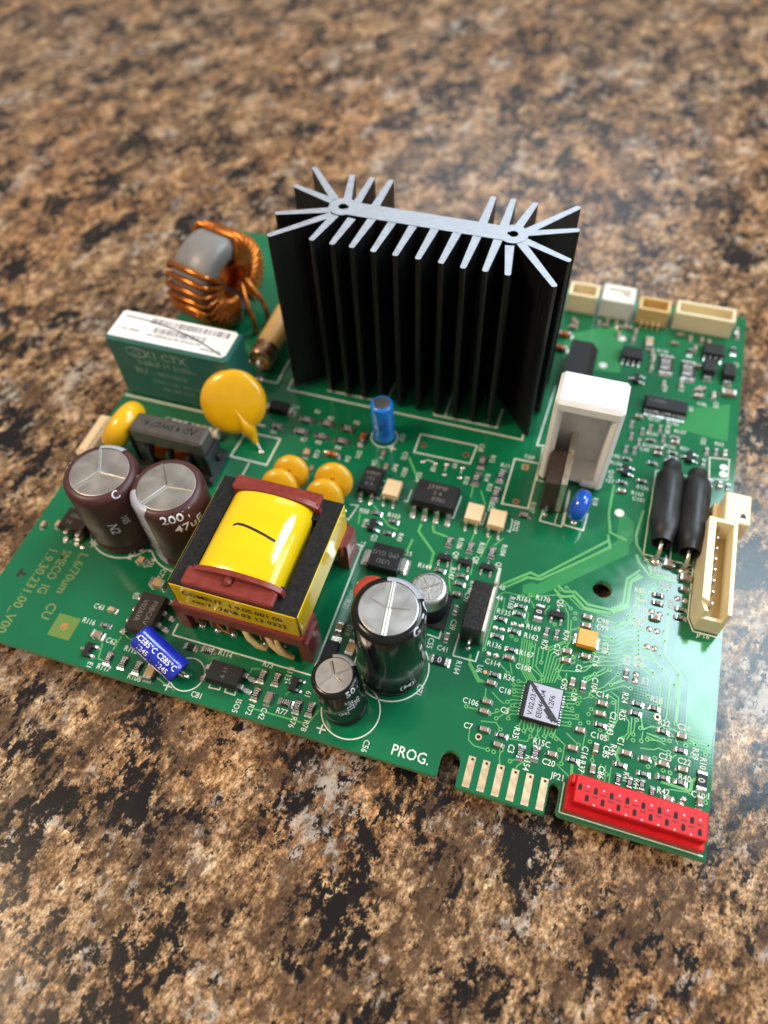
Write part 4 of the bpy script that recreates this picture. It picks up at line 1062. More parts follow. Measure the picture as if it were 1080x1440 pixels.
# ------------------------------------------------------------------ chip resistors and capacitors
SMD = {}
def smd_mesh(kind, L_, W_, H_, code=''):
    key = (kind, L_, W_, code)
    if key in SMD: return SMD[key]
    m = MB(); e = L_ * (0.10 if L_ > 5 else 0.17 if kind == 'res' else 0.21)
    body = {'res': 'res_black', 'cap': 'mlcc', 'tan': 'mlcc_tan'}[kind]
    m.cbox((-L_ / 2 + e, -W_ / 2, 0.04), (L_ / 2 - e, W_ / 2, H_), 0.05, body)
    for s_ in (-1, 1):
        x0, x1 = sorted((s_ * (L_ / 2 - e), s_ * L_ / 2))
        m.cbox((x0, -W_ / 2 - 0.015, 0.03), (x1, W_ / 2 + 0.015, H_ + 0.015), 0.06, 'tin')
        # solder fillet running down to the pad
        xf = s_ * (L_ / 2 + 0.45 * min(1, W_)); xi = s_ * (L_ / 2 - 0.02); w = W_ / 2 + 0.06
        V = [(xi, -w, 0.01), (xi, w, 0.01), (xi, w * 0.9, H_ * 0.75), (xi, -w * 0.9, H_ * 0.75), (s_ * (L_ / 2 + 0.14), -w * .92, H_ * 0.3), (s_ * (L_ / 2 + 0.14), w * .92, H_ * 0.3), (xf, -w, 0.05), (xf, w, 0.05), (xf, -w, 0.01), (xf, w, 0.01)]
        F = [(3, 2, 5, 4), (4, 5, 7, 6), (6, 7, 9, 8), (0, 3, 4, 8), (8, 4, 6), (1, 9, 5, 2), (9, 7, 5)]
        if s_ < 0: F = [tuple(reversed(f)) for f in F]
        m.add(V, F, 'solder')
    if code: flat_text(m, code, 0, 0, H_ + 0.02, 0, min(W_ * 0.98, L_ * 0.75), 'res_print', 0.01, xs=1.0 if len(code) < 3 else (0.5 if len(code) > 3 else 0.72))
    SMD[key] = m.mesh('resistor_chip' if kind == 'res' else 'capacitor_chip')
    return SMD[key]
SZ = {3: (1.7, 0.85, 0.45), 5: (2.1, 1.3, 0.5), 6: (3.2, 1.65, 0.55), 12: (6.3, 3.2, 0.6)}
SC = {3: (1.6, 0.85, 0.8), 5: (2.1, 1.3, 1.0), 6: (3.2, 1.7, 1.2)}
def res(items, size=3, code='1003'):
    for x, y, r_ in items:
        obj('resistor', smd_mesh('res', *SZ[size], code), board, (x, y, 0), (0, 0, r_ + random.uniform(-2, 2)))
def cap(items, size=3, kind='cap'):
    for x, y, r_ in items:
        obj('ceramic_capacitor', smd_mesh(kind, *SC[size]), board, (x, y, 0), (0, 0, r_ + random.uniform(-2.5, 2.5)))
SOTM = MB()
SOTM.prism([(-1.45, -0.65), (1.45, -0.65), (1.45, 0.65), (-1.45, 0.65)], 0.15, 1.05, 'ic_black', scale_top=0.93)
SOT_BODY = SOTM.mesh('transistor_body')
def _sl():
    g = gull(-0.65, 0.5, 0.35, 0.45, 0.15); return g.mesh('lead')
SOT_LEAD = _sl()
def sot(items):
    for x, y, r_ in items:
        o = obj('transistor', SOT_BODY, board, (x, y, 0), (0, 0, r_))
        for dx, a in ((-0.95, 0), (0.95, 0), (0.0, 180)): obj('lead', SOT_LEAD, o, (dx, 0, 0), (0, 0, a))
MELF = MB(); MELF.lathe([(0.62, -1.0), (0.66, -0.9), (0.66, 0.9), (0.62, 1.0)], 'glass_orange', 16, axis='X', c=(0, 0, 0.75)); MELF.lathe([(0.67, -0.25), (0.67, 0.05)], 'ic_black', 16, axis='X', c=(0, 0, 0.75))
for s_ in (-1, 1): MELF.lathe([(0.02, s_ * 1.75), (0.72, s_ * 1.72), (0.74, s_ * 1.0), (0.5, s_ * 0.95)][::-s_], 'tin', 16, axis='X', c=(0, 0, 0.75)); MELF.box((s_ * 1.7 - 0.55, -0.8, 0.01), (s_ * 1.7 + 0.55, 0.8, 0.22), 'solder')
MELF_ME = MELF.mesh('glass_diode', 50)
def melf(items):
    for x, y, r_ in items: obj('glass_diode', MELF_ME, board, (x, y, 0), (0, 0, r_))

res([(-17.64, 110.39, 90), (-12.44, 109.78, 90)], 12, 'R10')
res([(-12.6, 116.45, 90), (-2.62, 119.67, 90)], 5, '')
cap([(-22.44, 116.73, 90)], 6, 'tan'); cap([(-2.85, 104.66, 0)], 6, 'cap')
cap([(-8.88, 104.72, 0), (-6.1, 103.34, 90), (-20.86, 111.59, 90), (-20.9, 108.23, 90), (-15.35, 121.79, 0), (-12.88, 121.37, 90), (-10.18, 121.46, 90), (-8.45, 121.07, 90), (-1.94, 125.08, 90), (-2.19, 127.22, 90), (-16.46, 118.4, 0), (-17.52, 103.88, 90), (-13.62, 104.58, 90), (-10.55, 111.97, 0), (-9.23, 102.26, 0), (-11.47, 118.06, 90)], 3, 'cap')
sot([(-23.85, 103.7, 90)])
res([(-23.09, 89.4, 90), (-22.78, 85.81, 90), (-23.41, 81.63, 90), (-21.55, 81.78, 90), (-18.96, 89.35, 90), (-16.81, 89.76, 90), (-20.55, 87.87, 90), (-18.4, 85.66, 0), (-13.42, 87.89, 0), (-13.26, 81.82, 0), (-17.37, 79.1, 0), (-22.9, 78.85, 0), (-6.26, 85.79, 90), (-4.31, 86.15, 90), (-6.7, 82.37, 90), (-4.78, 76.92, 90), (-1.24, 76.85, 90), (-18.98, 73.54, 0), (-22.99, 72.0, 0), (-15.79, 87.01, 90), (-20.85, 84.35, 90), (-13.41, 83.34, 0)], 3, '103')
cap([(-21.91, 91.82, 0), (-13.27, 86.33, 0), (-16.44, 83.64, 0), (-16.56, 82.04, 0), (-2.49, 86.1, 90), (-3.01, 76.89, 90), (-22.79, 69.49, 0), (-9.54, 103.92, 0), (-6.05, 103.16, 90), (-9.68, 101.91, 0)], 3, 'cap')
sot([(-9.83, 82.82, 90), (-22.72, 75.27, 90)])
cap([(-35.3, 120.97, 90), (-33.39, 122.19, 90), (-31.12, 121.9, 90), (-29.77, 120.69, 0), (-27.89, 120.98, 0), (-26.06, 120.37, 90), (-30.01, 118.15, 90), (-28.78, 122.1, 90), (-26.22, 116.99, 90), (-41.62, 120.14, 90), (-41.49, 117.66, 0), (-40.71, 119.25, 90), (-20.77, 112.04, 90), (-21.27, 114.03, 90), (-33.56, 120.32, 0)], 3, 'cap')
melf([(-42.97, 114.1, 0), (-43.24, 108.96, 0)])
cap([(-11.24, 53.82, 0), (-7.89, 51.49, 0)], 5, 'cap'); cap([(-7.83, 48.91, 0), (-12.62, 40.98, 0)], 3, 'cap')
res([(-12.58, 46.22, 0), (-12.48, 44.45, 0), (-8.03, 44.31, 0), (-8.03, 42.46, 0)], 3, '1003')
res([(-10.81, 22.87, 0), (-8.87, 19.08, 0), (-5.63, 16.59, 0), (-11.21, 10.69, 0), (-8.02, 11.01, 0), (-5.11, 11.03, 0)], 3, '1003'); res([(-9.42, 7.9, 90)], 3, '103')
cap([(-5.71, 19.1, 0), (-8.19, 13.32, 0), (-4.98, 13.34, 0), (-11.23, 13.29, 0), (-6.85, 7.69, 0), (-1.77, 8.76, 90)], 3, 'cap'); res([(-1.71, 12.36, 90)], 6, '0')
cap([(-19.7, 21.04, 0), (-19.79, 19.05, 0), (-22.74, 15.06, 0), (-19.58, 12.68, 90), (-19.56, 8.91, 90), (-23.42, 11.51, 0), (-14.45, 13.33, 0)], 3, 'cap')
res([(-19.49, 17.08, 0), (-13.71, 22.86, 0), (-13.86, 21.0, 0), (-23.08, 9.51, 0), (-15.2, 11.08, 0)], 3, '1003'); res([(-15.13, 8.36, 90), (-13.21, 8.45, 90), (-11.19, 8.7, 90)], 3, '103')
res([(-37.69, 36.21, 0), (-40.85, 32.45, 0), (-37.78, 30.61, 0), (-40.7, 28.7, 0), (-37.52, 26.72, 0), (-39.49, 20.93, 0)], 3, '1003'); res([(-37.68, 34.52, 0)], 3, '101'); res([(-34.02, 35.96, 90)], 6, '0'); res([(-31.87, 32.26, 90), (-29.95, 32.31, 90)], 3, '103')
cap([(-37.58, 24.95, 0), (-24.99, 37.46, 0), (-24.92, 35.59, 0), (-27.45, 29.25, 0), (-27.35, 27.41, 0), (-24.02, 29.28, 0)], 3, 'cap'); sot([(-30.62, 36.25, 0)])
sot([(-54.77, 42.53, 0), (-50.55, 42.64, 0), (-45.99, 42.77, 0)])
res([(-54.93, 39.54, 0), (-50.34, 39.56, 0), (-50.43, 37.68, 0)], 3, '103'); cap([(-50.35, 35.18, 0)], 3, 'cap'); cap([(-49.68, 31.86, 90), (-49.81, 25.66, 90)], 3, 'cap'); res([(-49.91, 20.66, 0)], 6, '0')
res([(-35.74, 10.16, 0)], 3, '1003'); cap([(-39.67, 19.12, 0), (-39.59, 15.39, 0), (-39.62, 13.48, 0), (-38.86, 10.27, 0), (-35.94, 8.3, 0), (-26.65, 9.42, 0), (-25.49, 23.51, 90), (-23.5, 23.43, 90)], 3, 'cap'); res([(-31.86, 8.13, 90), (-29.36, 8.74, 90)], 5, '101'); res([(-16.34, 28.02, 90)], 3, '103')
res([(-53.26, 69.11, 90), (-53.39, 64.24, 90), (-48.35, 66.53, 90), (-48.39, 61.41, 90)], 6, '10'); res([(-54.83, 46.79, 90), (-50.33, 46.64, 90), (-45.84, 46.69, 90), (-41.44, 57.61, 0)], 5, '103')
res([(-95.38, 69.87, 0), (-90.41, 70.11, 0), (-85.34, 69.92, 0), (-95.34, 66.18, 0), (-90.21, 66.09, 0), (-85.34, 66.06, 0)], 6, '222'); res([(-101.42, 66.08, 0)], 5, '272'); melf([(-80.93, 67.9, 90), (-86.12, 61.63, 0)])
cap([(-91.81, 60.54, 90)], 5, 'tan'); cap([(-89.22, 56.62, 90), (-73.38, 61.75, 90), (-75.09, 65.09, 90)], 3, 'cap'); sot([(-71.4, 46.02, 90)])
res([(-67.5, 48.28, 0), (-67.56, 45.21, 0), (-71.52, 49.33, 0)], 3, '103')
cap([(-114.84, 12.36, 0)], 3, 'tan'); res([(-114.46, 8.95, 0)], 3, '103'); cap([(-114.87, 6.65, 0)], 5, 'cap'); sot([(-114.92, 3.33, 90)])
res([(-110.38, 3.03, 90), (-107.26, 3.06, 90), (-104.12, 2.99, 90)], 5, '100'); cap([(-101.18, 2.73, 90)], 6, 'tan'); cap([(-108.65, 20.27, 0)], 6, 'tan')
res([(-92.64, 10.01, 0)], 5, '100'); res([(-80.69, 8.19, 90), (-77.91, 8.42, 90), (-80.49, 4.63, 90), (-72.26, 4.57, 90), (-69.81, 4.73, 90)], 5, '103'); res([(-74.61, 4.64, 0)], 5, '103'); cap([(-77.85, 4.44, 90)], 5, 'cap'); sot([(-74.3, 8.3, 90)])
cap([(-70.04, 21.55, 90)], 5, 'tan'); cap([(-66.54, 18.07, 90)], 6, 'tan'); res([(-96.2, 9.58, 0)], 5, '')
cap([(-129.92, 25.46, 90), (-127.44, 27.96, 0), (-114.52, 24.26, 0)], 5, 'tan'); cap([(-139.28, 26.36, 90), (-136.26, 27.39, 90)], 3, 'tan')
# ------------------------------------------------------------------ solder pads without a part
m = MB()
PADS = [(-38.26, 32.3, 0), (-36.77, 32.35, 0), (-41.44, 30.43, 0), (-40.05, 30.45, 0), (-41.51, 24.76, 0), (-40.05, 24.83, 0)] + [(-13.31, 42.43, 0), (-11.81, 42.25, 0), (-13.3, 38.54, 0), (-11.92, 38.45, 0), (-8.86, 46.69, 0), (-7.46, 46.68, 0)] + [(-13.27, 34.74, 0), (-11.94, 34.75, 0), (-14.49, 28.51, 0), (-14.56, 27.15, 0)] + [(-14.55, 28.56, 0), (-14.55, 27.34, 0)] + [(-66.04, 65.85, 0), (-63.24, 66.02, 0), (-60.71, 66.53, 0), (-60.5, 63.64, 0), (-57.07, 66.53, 0), (-57.01, 63.73, 0)] + [(-4.33, 8.54, 0), (-4.64, 7.45, 0)] + [(-128.44, 23.86, 0), (-116.07, 26.93, 0), (-114.18, 27.34, 0)]
for x, y, _ in PADS:
    m.dome((x, y, 0.0), 0.62, 0.30, 'solder', 12)
for x, y, _ in [(-2.4, 82.36, 0), (-2.41, 80.39, 0)]: m.disc((x, y), 0.85, 0.05, 'print_white', 16)
for x, y, _ in [(-32.12, 106.53, 0), (-29.0, 117.1, 0)] + [(-22.4, 63.91, 0)]: m.disc((x, y), 1.0, 0.05, 'ceramic_white', 18)
for x, y, _ in [(-67.05, 70.35, 0), (-57.24, 70.24, 0), (-43.9, 60.72, 0)] : m.disc((x, y), 0.75, 0.03, 'copper_pad', 16, 0.32); m.disc((x, y), 0.32, 0.035, 'hole_shade', 12)
x, y, _ = [(-43.84, 70.48, 0)][0]; m.prism([(x - .75, y - .75), (x + .75, y - .75), (x + .75, y + .75), (x - .75, y + .75)], 0.01, 0.04, 'copper_pad'); m.disc((x, y), 0.34, 0.05, 'hole_shade', 12)
for x, y, _ in [(-39.52, 8.79, 0)] + [(-9.97, 21.56, 0)]: m.disc((x, y), 0.62, 0.04, 'gold', 16, 0.34); m.disc((x, y), 0.34, 0.045, 'hole_shade', 12)
x, y, _ = [(-41.19, 21.02, 0)][0]; m.disc((x, y), 0.4, 0.04, 'copper_pad', 10)
obj('solder_pad', m.mesh('solder_pads', 60), board, kind='stuff')
m = MB(); x, y = -122.3, 6.4
m.prism([(x - 2.4, y - 2.4), (x + 2.4, y - 2.4), (x + 2.4, y + 2.4), (x - 2.4, y + 2.4)], 0.004, 0.03, 'fiducial_mask'); m.disc((x, y), 0.75, 0.045, 'copper_pad', 20)
obj('fiducial_mark', m.mesh('fiducial_mark'), board)
# ------------------------------------------------------------------ copper under the mask: pours, tracks, vias
z1 = 0.03
def pour(pts, z=z1):
    m = MB(); m.prism(pts, 0.003, z, 'solder_mask_copper', bottom=False)
    obj('copper_pour', m.mesh('copper_pour'), board)
pour([(-38.3, 41.06), (-36.62, 42.17), (-35.57, 42.04), (-23.61, 55.03), (-21.46, 57.05), (-19.45, 57.64), (-19.29, 54.25), (-33.88, 40.37), (-36.35, 39.11), (-38.05, 39.4)])
pour([(-22.18, 59.03), (-22.25, 63.86), (-20.73, 63.55), (-19.11, 62.33), (-18.79, 57.48), (-19.49, 56.19), (-21.77, 56.06)], 0.027)
pour([(-10.75, 98.03), (-2.18, 101.75), (-2.07, 90.01), (-13.64, 90.94)])
pour([(-8.13, 38.03), (-8.76, 33.77), (-5.35, 29.98), (-5.25, 17.72), (-0.44, 17.38), (-0.32, 39.31)])
pour([(-42.77, 114.94), (-28.81, 122.89), (-27.81, 104.94), (-41.64, 103.55)])
m = MB(); VIA = []
def tr(pts, w=0.24, z=0.040, ends=True):
    z -= 0.00035 * len(VIA) % 0.02 + random.uniform(0, 0.004)     # no two crossing tracks share a plane
    m.ribbon(pts, w, 0.004, z, 'solder_mask_trace')
    if ends: VIA.append(pts[-1][:2])
TR_WIDE = [[(-31.65, 43.04), (-30.1, 41.97), (-28.17, 42.54), (-25.31, 40.43), (-21.02, 40.54), (-18.82, 42.48), (-18.77, 48.37), (-16.58, 51.07)], [(-23.84, 58.51), (-20.07, 57.46)], [(-23.9, 57.79), (-23.04, 54.79), (-35.19, 43.35), (-37.72, 43.11), (-42.05, 39.12)], [(-42.52, 39.81), (-37.41, 44.36), (-35.59, 43.91), (-23.47, 56.46)], [(-32.13, 41.97), (-30.54, 40.64), (-28.33, 41.5), (-25.63, 39.35), (-20.74, 39.73), (-17.94, 42.04), (-17.91, 48.21), (-16.46, 50.07)], [(-61.68, 49.5), (-61.76, 47.58), (-57.28, 43.33), (-57.12, 39.43)], [(-59.24, 49.84), (-58.66, 48.3), (-55.58, 47.89)], [(-62.37, 45.33), (-62.67, 42.1)], [(-23.58, 58.59), (-24.51, 63.16), (-24.52, 71.09)], [(-17.68, 65.97), (-18.37, 59.17), (-17.96, 57.03), (-14.76, 52.47), (-14.29, 50.83), (-10.54, 50.88)], [(-20.68, 40.18), (-18.01, 42.65), (-18.04, 47.78), (-15.85, 49.75)], [(-17.72, 54.58), (-16.94, 52.77), (-14.46, 50.16), (-9.49, 50.54)], [(-9.96, 42.29), (-10.15, 36.89), (-9.99, 34.14), (-6.83, 31.01), (-6.74, 21.46)], [(-44.66, 23.7), (-44.4, 21.98), (-41.92, 19.19), (-40.6, 19.07)], [(-61.92, 59.47), (-65.56, 60.51), (-69.27, 65.91)], [(-22.98, 8.86), (-22.74, 6.37)], [(-2.28, 12.86), (-3.18, 12.0), (-3.3, 10.22), (-8.15, 10.32)], [(-15.62, 14.25), (-16.03, 12.68), (-15.22, 11.24)]]
for p in TR_WIDE: tr(p, 0.5, 0.048, False)
TR_THIN = [[(-35.96, 29.76), (-35.57, 24.2), (-33.29, 21.34)], [(-35.5, 29.74), (-35.12, 24.19), (-32.87, 21.46)], [(-35.04, 29.72), (-34.67, 24.18), (-32.46, 21.59)], [(-34.58, 29.71), (-34.22, 24.17), (-32.04, 21.71)], [(-34.12, 29.69), (-33.77, 24.15), (-31.63, 21.84)], [(-30.86, 21.97), (-30.78, 28.51), (-29.04, 30.3), (-27.87, 31.29)], [(-30.41, 22.11), (-30.17, 28.14), (-28.4, 29.73), (-27.41, 30.61)], [(-29.95, 22.25), (-29.57, 27.77), (-27.76, 29.17), (-26.96, 29.94)], [(-29.49, 22.39), (-28.96, 27.41), (-27.13, 28.61), (-26.51, 29.27)], [(-29.04, 22.53), (-28.37, 27.04), (-26.5, 28.05), (-26.07, 28.6)], [(-28.58, 22.66), (-27.77, 26.68), (-25.88, 27.49), (-25.62, 27.94)], [(-42.26, 36.23), (-42.29, 33.25), (-42.43, 25.39)], [(-41.77, 37.21), (-42.14, 37.79), (-41.36, 38.57), (-37.81, 38.66)], [(-41.1, 37.4), (-40.81, 34.49)], [(-42.1, 36.56), (-42.08, 34.38)], [(-36.04, 38.09), (-35.12, 37.0)], [(-37.28, 36.09), (-35.92, 35.15), (-35.89, 33.3)], [(-31.76, 28.6), (-31.68, 25.87)], [(-34.14, 28.64), (-33.95, 24.94)], [(-33.43, 29.62), (-33.03, 24.23), (-30.79, 22.96)], [(-32.6, 28.85), (-32.49, 24.88), (-31.13, 23.58), (-31.05, 22.01)], [(-32.3, 38.11), (-33.11, 36.25)], [(-29.35, 38.45), (-28.58, 37.34), (-27.74, 31.84), (-31.06, 29.06)], [(-29.41, 42.82), (-25.88, 39.76), (-20.63, 39.85)], [(-32.14, 42.29), (-30.96, 40.97), (-29.12, 41.11), (-26.47, 39.18), (-20.51, 38.96)], [(-37.76, 38.4), (-31.41, 40.84), (-29.31, 39.55), (-28.34, 38.62)], [(-27.82, 36.24), (-27.23, 31.48), (-27.89, 30.14)], [(-21.65, 34.44), (-19.87, 34.46)], [(-39.18, 23.61), (-37.14, 22.01)], [(-37.37, 24.65), (-36.35, 22.0)], [(-41.98, 23.01), (-38.86, 23.21), (-37.55, 22.38)], [(-27.65, 33.93), (-25.81, 35.13)], [(-28.71, 26.02), (-27.88, 23.84)], [(-26.79, 25.14), (-26.72, 23.47)], [(-22.47, 28.15), (-23.54, 26.61), (-25.39, 25.92), (-28.57, 25.21)], [(-22.02, 34.61), (-19.44, 34.76), (-17.4, 37.0), (-15.24, 37.51)], [(-22.08, 33.65), (-19.33, 33.94), (-17.27, 36.01), (-15.12, 36.54)], [(-22.13, 32.7), (-19.22, 33.13), (-17.14, 35.02), (-15.0, 35.58)], [(-22.19, 31.75), (-19.1, 32.32), (-17.01, 34.04), (-14.88, 34.63)], [(-22.24, 30.82), (-18.99, 31.52), (-16.88, 33.07), (-14.77, 33.68)], [(-22.29, 29.88), (-18.88, 30.72), (-16.76, 32.11), (-14.65, 32.74)], [(-22.35, 28.96), (-18.77, 29.93), (-16.63, 31.15), (-14.54, 31.81)], [(-22.4, 28.04), (-18.66, 29.14), (-16.51, 30.2), (-14.43, 30.88)], [(-15.25, 37.59), (-13.42, 36.71), (-10.27, 36.86)], [(-15.42, 35.03), (-12.85, 33.84), (-8.53, 29.16), (-8.43, 21.32)], [(-15.25, 33.67), (-12.27, 33.04), (-7.76, 28.46)], [(-15.15, 32.87), (-11.18, 31.86), (-10.15, 31.08)], [(-14.74, 31.47), (-12.94, 30.51), (-11.67, 29.81)], [(-14.89, 30.74), (-10.81, 28.47), (-10.05, 27.9), (-9.95, 23.77)], [(-24.21, 28.07), (-22.87, 28.88)], [(-24.06, 27.15), (-21.39, 28.78), (-20.77, 29.51)], [(-23.56, 24.08), (-19.35, 28.03)], [(-18.71, 25.28), (-16.79, 26.92)], [(-20.32, 23.21), (-16.4, 25.72), (-15.19, 25.55)], [(-18.52, 23.89), (-17.0, 23.18), (-16.65, 18.94), (-17.95, 15.08)], [(-18.88, 23.13), (-17.38, 22.54), (-17.07, 18.57), (-18.65, 15.11)], [(-15.42, 20.07), (-14.59, 19.07), (-14.57, 17.1), (-15.32, 15.89)], [(-14.27, 20.17), (-14.13, 17.23), (-14.63, 15.85)], [(-13.58, 20.13), (-13.66, 17.13)], [(-12.77, 21.13), (-12.24, 18.55), (-10.75, 19.49), (-8.96, 19.79)], [(-11.49, 18.03), (-8.52, 17.72)], [(-11.44, 17.56), (-10.04, 17.25), (-8.68, 17.18)], [(-7.23, 25.37), (-7.26, 30.61)], [(-3.96, 19.35), (-1.03, 18.92)], [(-23.08, 21.07), (-21.79, 21.98)], [(-23.73, 25.09), (-21.77, 26.49)], [(-15.94, 39.18), (-14.39, 40.81)], [(-17.58, 40.3), (-16.94, 41.23)], [(-21.0, 37.81), (-19.16, 38.07)], [(-20.74, 36.0), (-19.42, 37.27), (-17.69, 39.24)], [(-12.07, 18.1), (-12.2, 16.35)], [(-11.5, 34.8), (-10.78, 33.63)], [(-33.23, 21.12), (-34.43, 21.04), (-34.94, 21.03)], [(-33.27, 20.4), (-34.88, 20.19), (-35.63, 20.1)], [(-33.31, 19.69), (-35.33, 19.35), (-35.84, 19.33)], [(-33.34, 18.97), (-34.53, 18.89), (-35.27, 18.8)], [(-33.38, 18.26), (-34.98, 18.05), (-35.48, 18.03)], [(-33.41, 17.56), (-35.42, 17.22), (-36.04, 16.56)], [(-33.45, 16.86), (-34.63, 16.77), (-35.0, 16.18)], [(-33.49, 16.16), (-35.07, 15.94), (-35.68, 15.29)], [(-33.52, 15.46), (-35.51, 15.12), (-35.89, 14.54)], [(-33.56, 14.77), (-34.72, 14.68), (-35.33, 14.03)], [(-32.94, 14.2), (-32.96, 13.41), (-33.27, 12.54)], [(-32.32, 14.22), (-32.3, 13.18), (-32.15, 12.19)], [(-31.71, 14.24), (-31.63, 12.96), (-31.85, 11.6)], [(-31.09, 14.25), (-31.12, 13.46), (-31.03, 12.72)], [(-30.48, 14.27), (-30.46, 13.24), (-30.73, 12.13)], [(-29.87, 14.29), (-29.8, 13.01), (-29.62, 11.78)], [(-29.26, 14.3), (-29.29, 13.52), (-29.61, 12.65)], [(-28.65, 14.32), (-28.63, 13.29), (-28.51, 12.3)], [(-28.04, 14.34), (-27.98, 13.07), (-28.21, 11.72)], [(-27.43, 14.36), (-27.47, 13.57), (-27.39, 12.82)], [(-26.82, 14.37), (-26.82, 13.34), (-27.1, 12.24)], [(-26.47, 21.38), (-25.55, 21.46), (-24.81, 22.23)], [(-26.47, 20.67), (-25.23, 20.84), (-24.27, 21.67)], [(-26.46, 19.96), (-24.9, 20.23), (-23.74, 21.12)], [(-26.45, 19.25), (-24.58, 19.62), (-23.21, 20.57)], [(-26.44, 18.55), (-25.53, 18.62), (-24.68, 18.68)], [(-26.43, 17.85), (-25.21, 18.02), (-24.15, 18.14)], [(-26.43, 17.15), (-24.89, 17.42), (-23.62, 17.61)], [(-26.42, 16.46), (-24.57, 16.82), (-23.1, 17.07)], [(-26.41, 15.77), (-25.51, 15.85), (-24.66, 15.91)], [(-26.4, 15.08), (-25.19, 15.26), (-24.14, 15.38)], [(-39.8, 11.72), (-37.11, 12.21), (-36.11, 11.22)], [(-41.33, 9.63), (-41.09, 7.77), (-39.91, 7.02), (-37.46, 7.05)], [(-34.8, 5.01), (-35.24, 6.42), (-35.16, 7.69)], [(-32.19, 5.14), (-31.9, 5.9), (-30.67, 7.2)], [(-33.32, 6.23), (-32.14, 7.06)], [(-39.14, 17.62), (-37.43, 16.43), (-36.41, 16.07)], [(-40.33, 17.94), (-40.03, 15.98)], [(-42.92, 13.49), (-40.58, 13.63)], [(-37.39, 12.78), (-35.77, 14.6)], [(-37.38, 14.11), (-38.63, 13.39)], [(-27.17, 13.3), (-24.79, 11.8), (-24.78, 8.39)], [(-24.87, 14.0), (-22.51, 12.5)], [(-23.09, 8.9), (-22.6, 6.03)], [(-21.32, 8.84), (-20.89, 6.26)], [(-25.62, 8.13), (-22.98, 6.51)], [(-18.33, 10.36), (-18.09, 6.82)], [(-17.44, 10.33), (-17.22, 6.79)], [(-16.56, 10.29), (-16.49, 6.72)], [(-20.66, 21.86), (-22.29, 22.38)], [(-21.66, 14.66), (-21.8, 11.78)], [(-19.81, 12.38), (-19.82, 10.52)], [(-18.68, 25.18), (-16.14, 26.99)], [(-17.76, 27.54), (-19.82, 24.49), (-22.29, 22.38)], [(-20.06, 28.25), (-23.3, 24.82)], [(-34.76, 10.02), (-31.19, 10.48), (-30.8, 11.55)], [(-10.34, 28.18), (-10.03, 26.6), (-9.86, 23.68)], [(-8.38, 28.78), (-8.42, 25.43), (-8.45, 21.37)], [(-7.0, 29.19), (-6.84, 24.27), (-6.77, 21.24)], [(-12.96, 21.12), (-12.06, 18.52), (-10.87, 19.52), (-7.01, 20.06), (-5.84, 19.79)], [(-4.05, 18.94), (-3.15, 18.44)], [(-6.06, 17.56), (-6.59, 18.63), (-7.48, 18.98)], [(-11.43, 18.09), (-9.68, 18.0), (-8.49, 17.58)], [(-11.29, 16.88), (-9.46, 17.29), (-8.13, 16.92)], [(-12.22, 15.06), (-9.98, 15.44), (-9.18, 15.99), (-7.45, 15.75)], [(-4.05, 15.73), (-3.56, 16.49)], [(-2.11, 17.77), (-1.36, 17.16)], [(-9.38, 12.6), (-9.61, 14.03)], [(-8.88, 11.86), (-8.87, 11.13)], [(-6.16, 15.69), (-6.79, 14.89)], [(-1.07, 9.62), (-0.59, 10.48), (-0.75, 9.01)], [(-6.68, 9.47), (-3.28, 9.94)], [(-17.53, 40.29), (-16.56, 40.99), (-12.93, 49.3)], [(-19.38, 37.17), (-17.04, 39.2), (-16.51, 40.59)], [(-20.1, 36.05), (-18.17, 37.23), (-16.41, 39.8)], [(-16.57, 38.32), (-14.66, 38.28), (-12.99, 37.18), (-10.45, 37.44), (-10.3, 42.66)], [(-13.28, 49.2), (-16.17, 46.39)], [(-12.49, 48.56), (-15.67, 45.25)], [(-16.61, 45.61), (-16.42, 42.7)], [(-15.87, 45.41), (-15.89, 42.65)]]
for p in TR_THIN: tr(p, 0.22)
for p in [[(-53.61, 62.56), (-53.37, 58.98)], [(-49.99, 58.18), (-51.73, 61.47)], [(-50.26, 52.09), (-50.62, 47.86)], [(-47.01, 50.78), (-47.93, 45.0)], [(-44.41, 50.8), (-45.88, 48.52)], [(-72.76, 51.19), (-68.15, 47.08), (-66.01, 46.74)], [(-75.01, 48.52), (-74.48, 45.71)], [(-81.79, 9.43), (-83.22, 9.0), (-83.31, 7.33)], [(-75.26, 6.14), (-74.49, 7.17)], [(-80.17, 1.9), (-69.42, 2.09), (-68.27, 5.13)], [(-113.19, 5.48), (-112.36, 2.39), (-110.58, 2.19)], [(-110.36, 7.84), (-110.54, 4.78)], [(-53.37, 43.14), (-52.58, 37.97), (-51.76, 35.58)], [(-49.04, 44.41), (-48.83, 40.41)], [(-50.79, 33.3), (-50.93, 28.24)], [(-44.56, 21.79), (-42.06, 18.75), (-40.44, 19.24)]]: tr(p, 0.3, 0.04, False)
obj('copper_track', m.mesh('copper_track'), board, kind='stuff')
m = MB()
seen = []
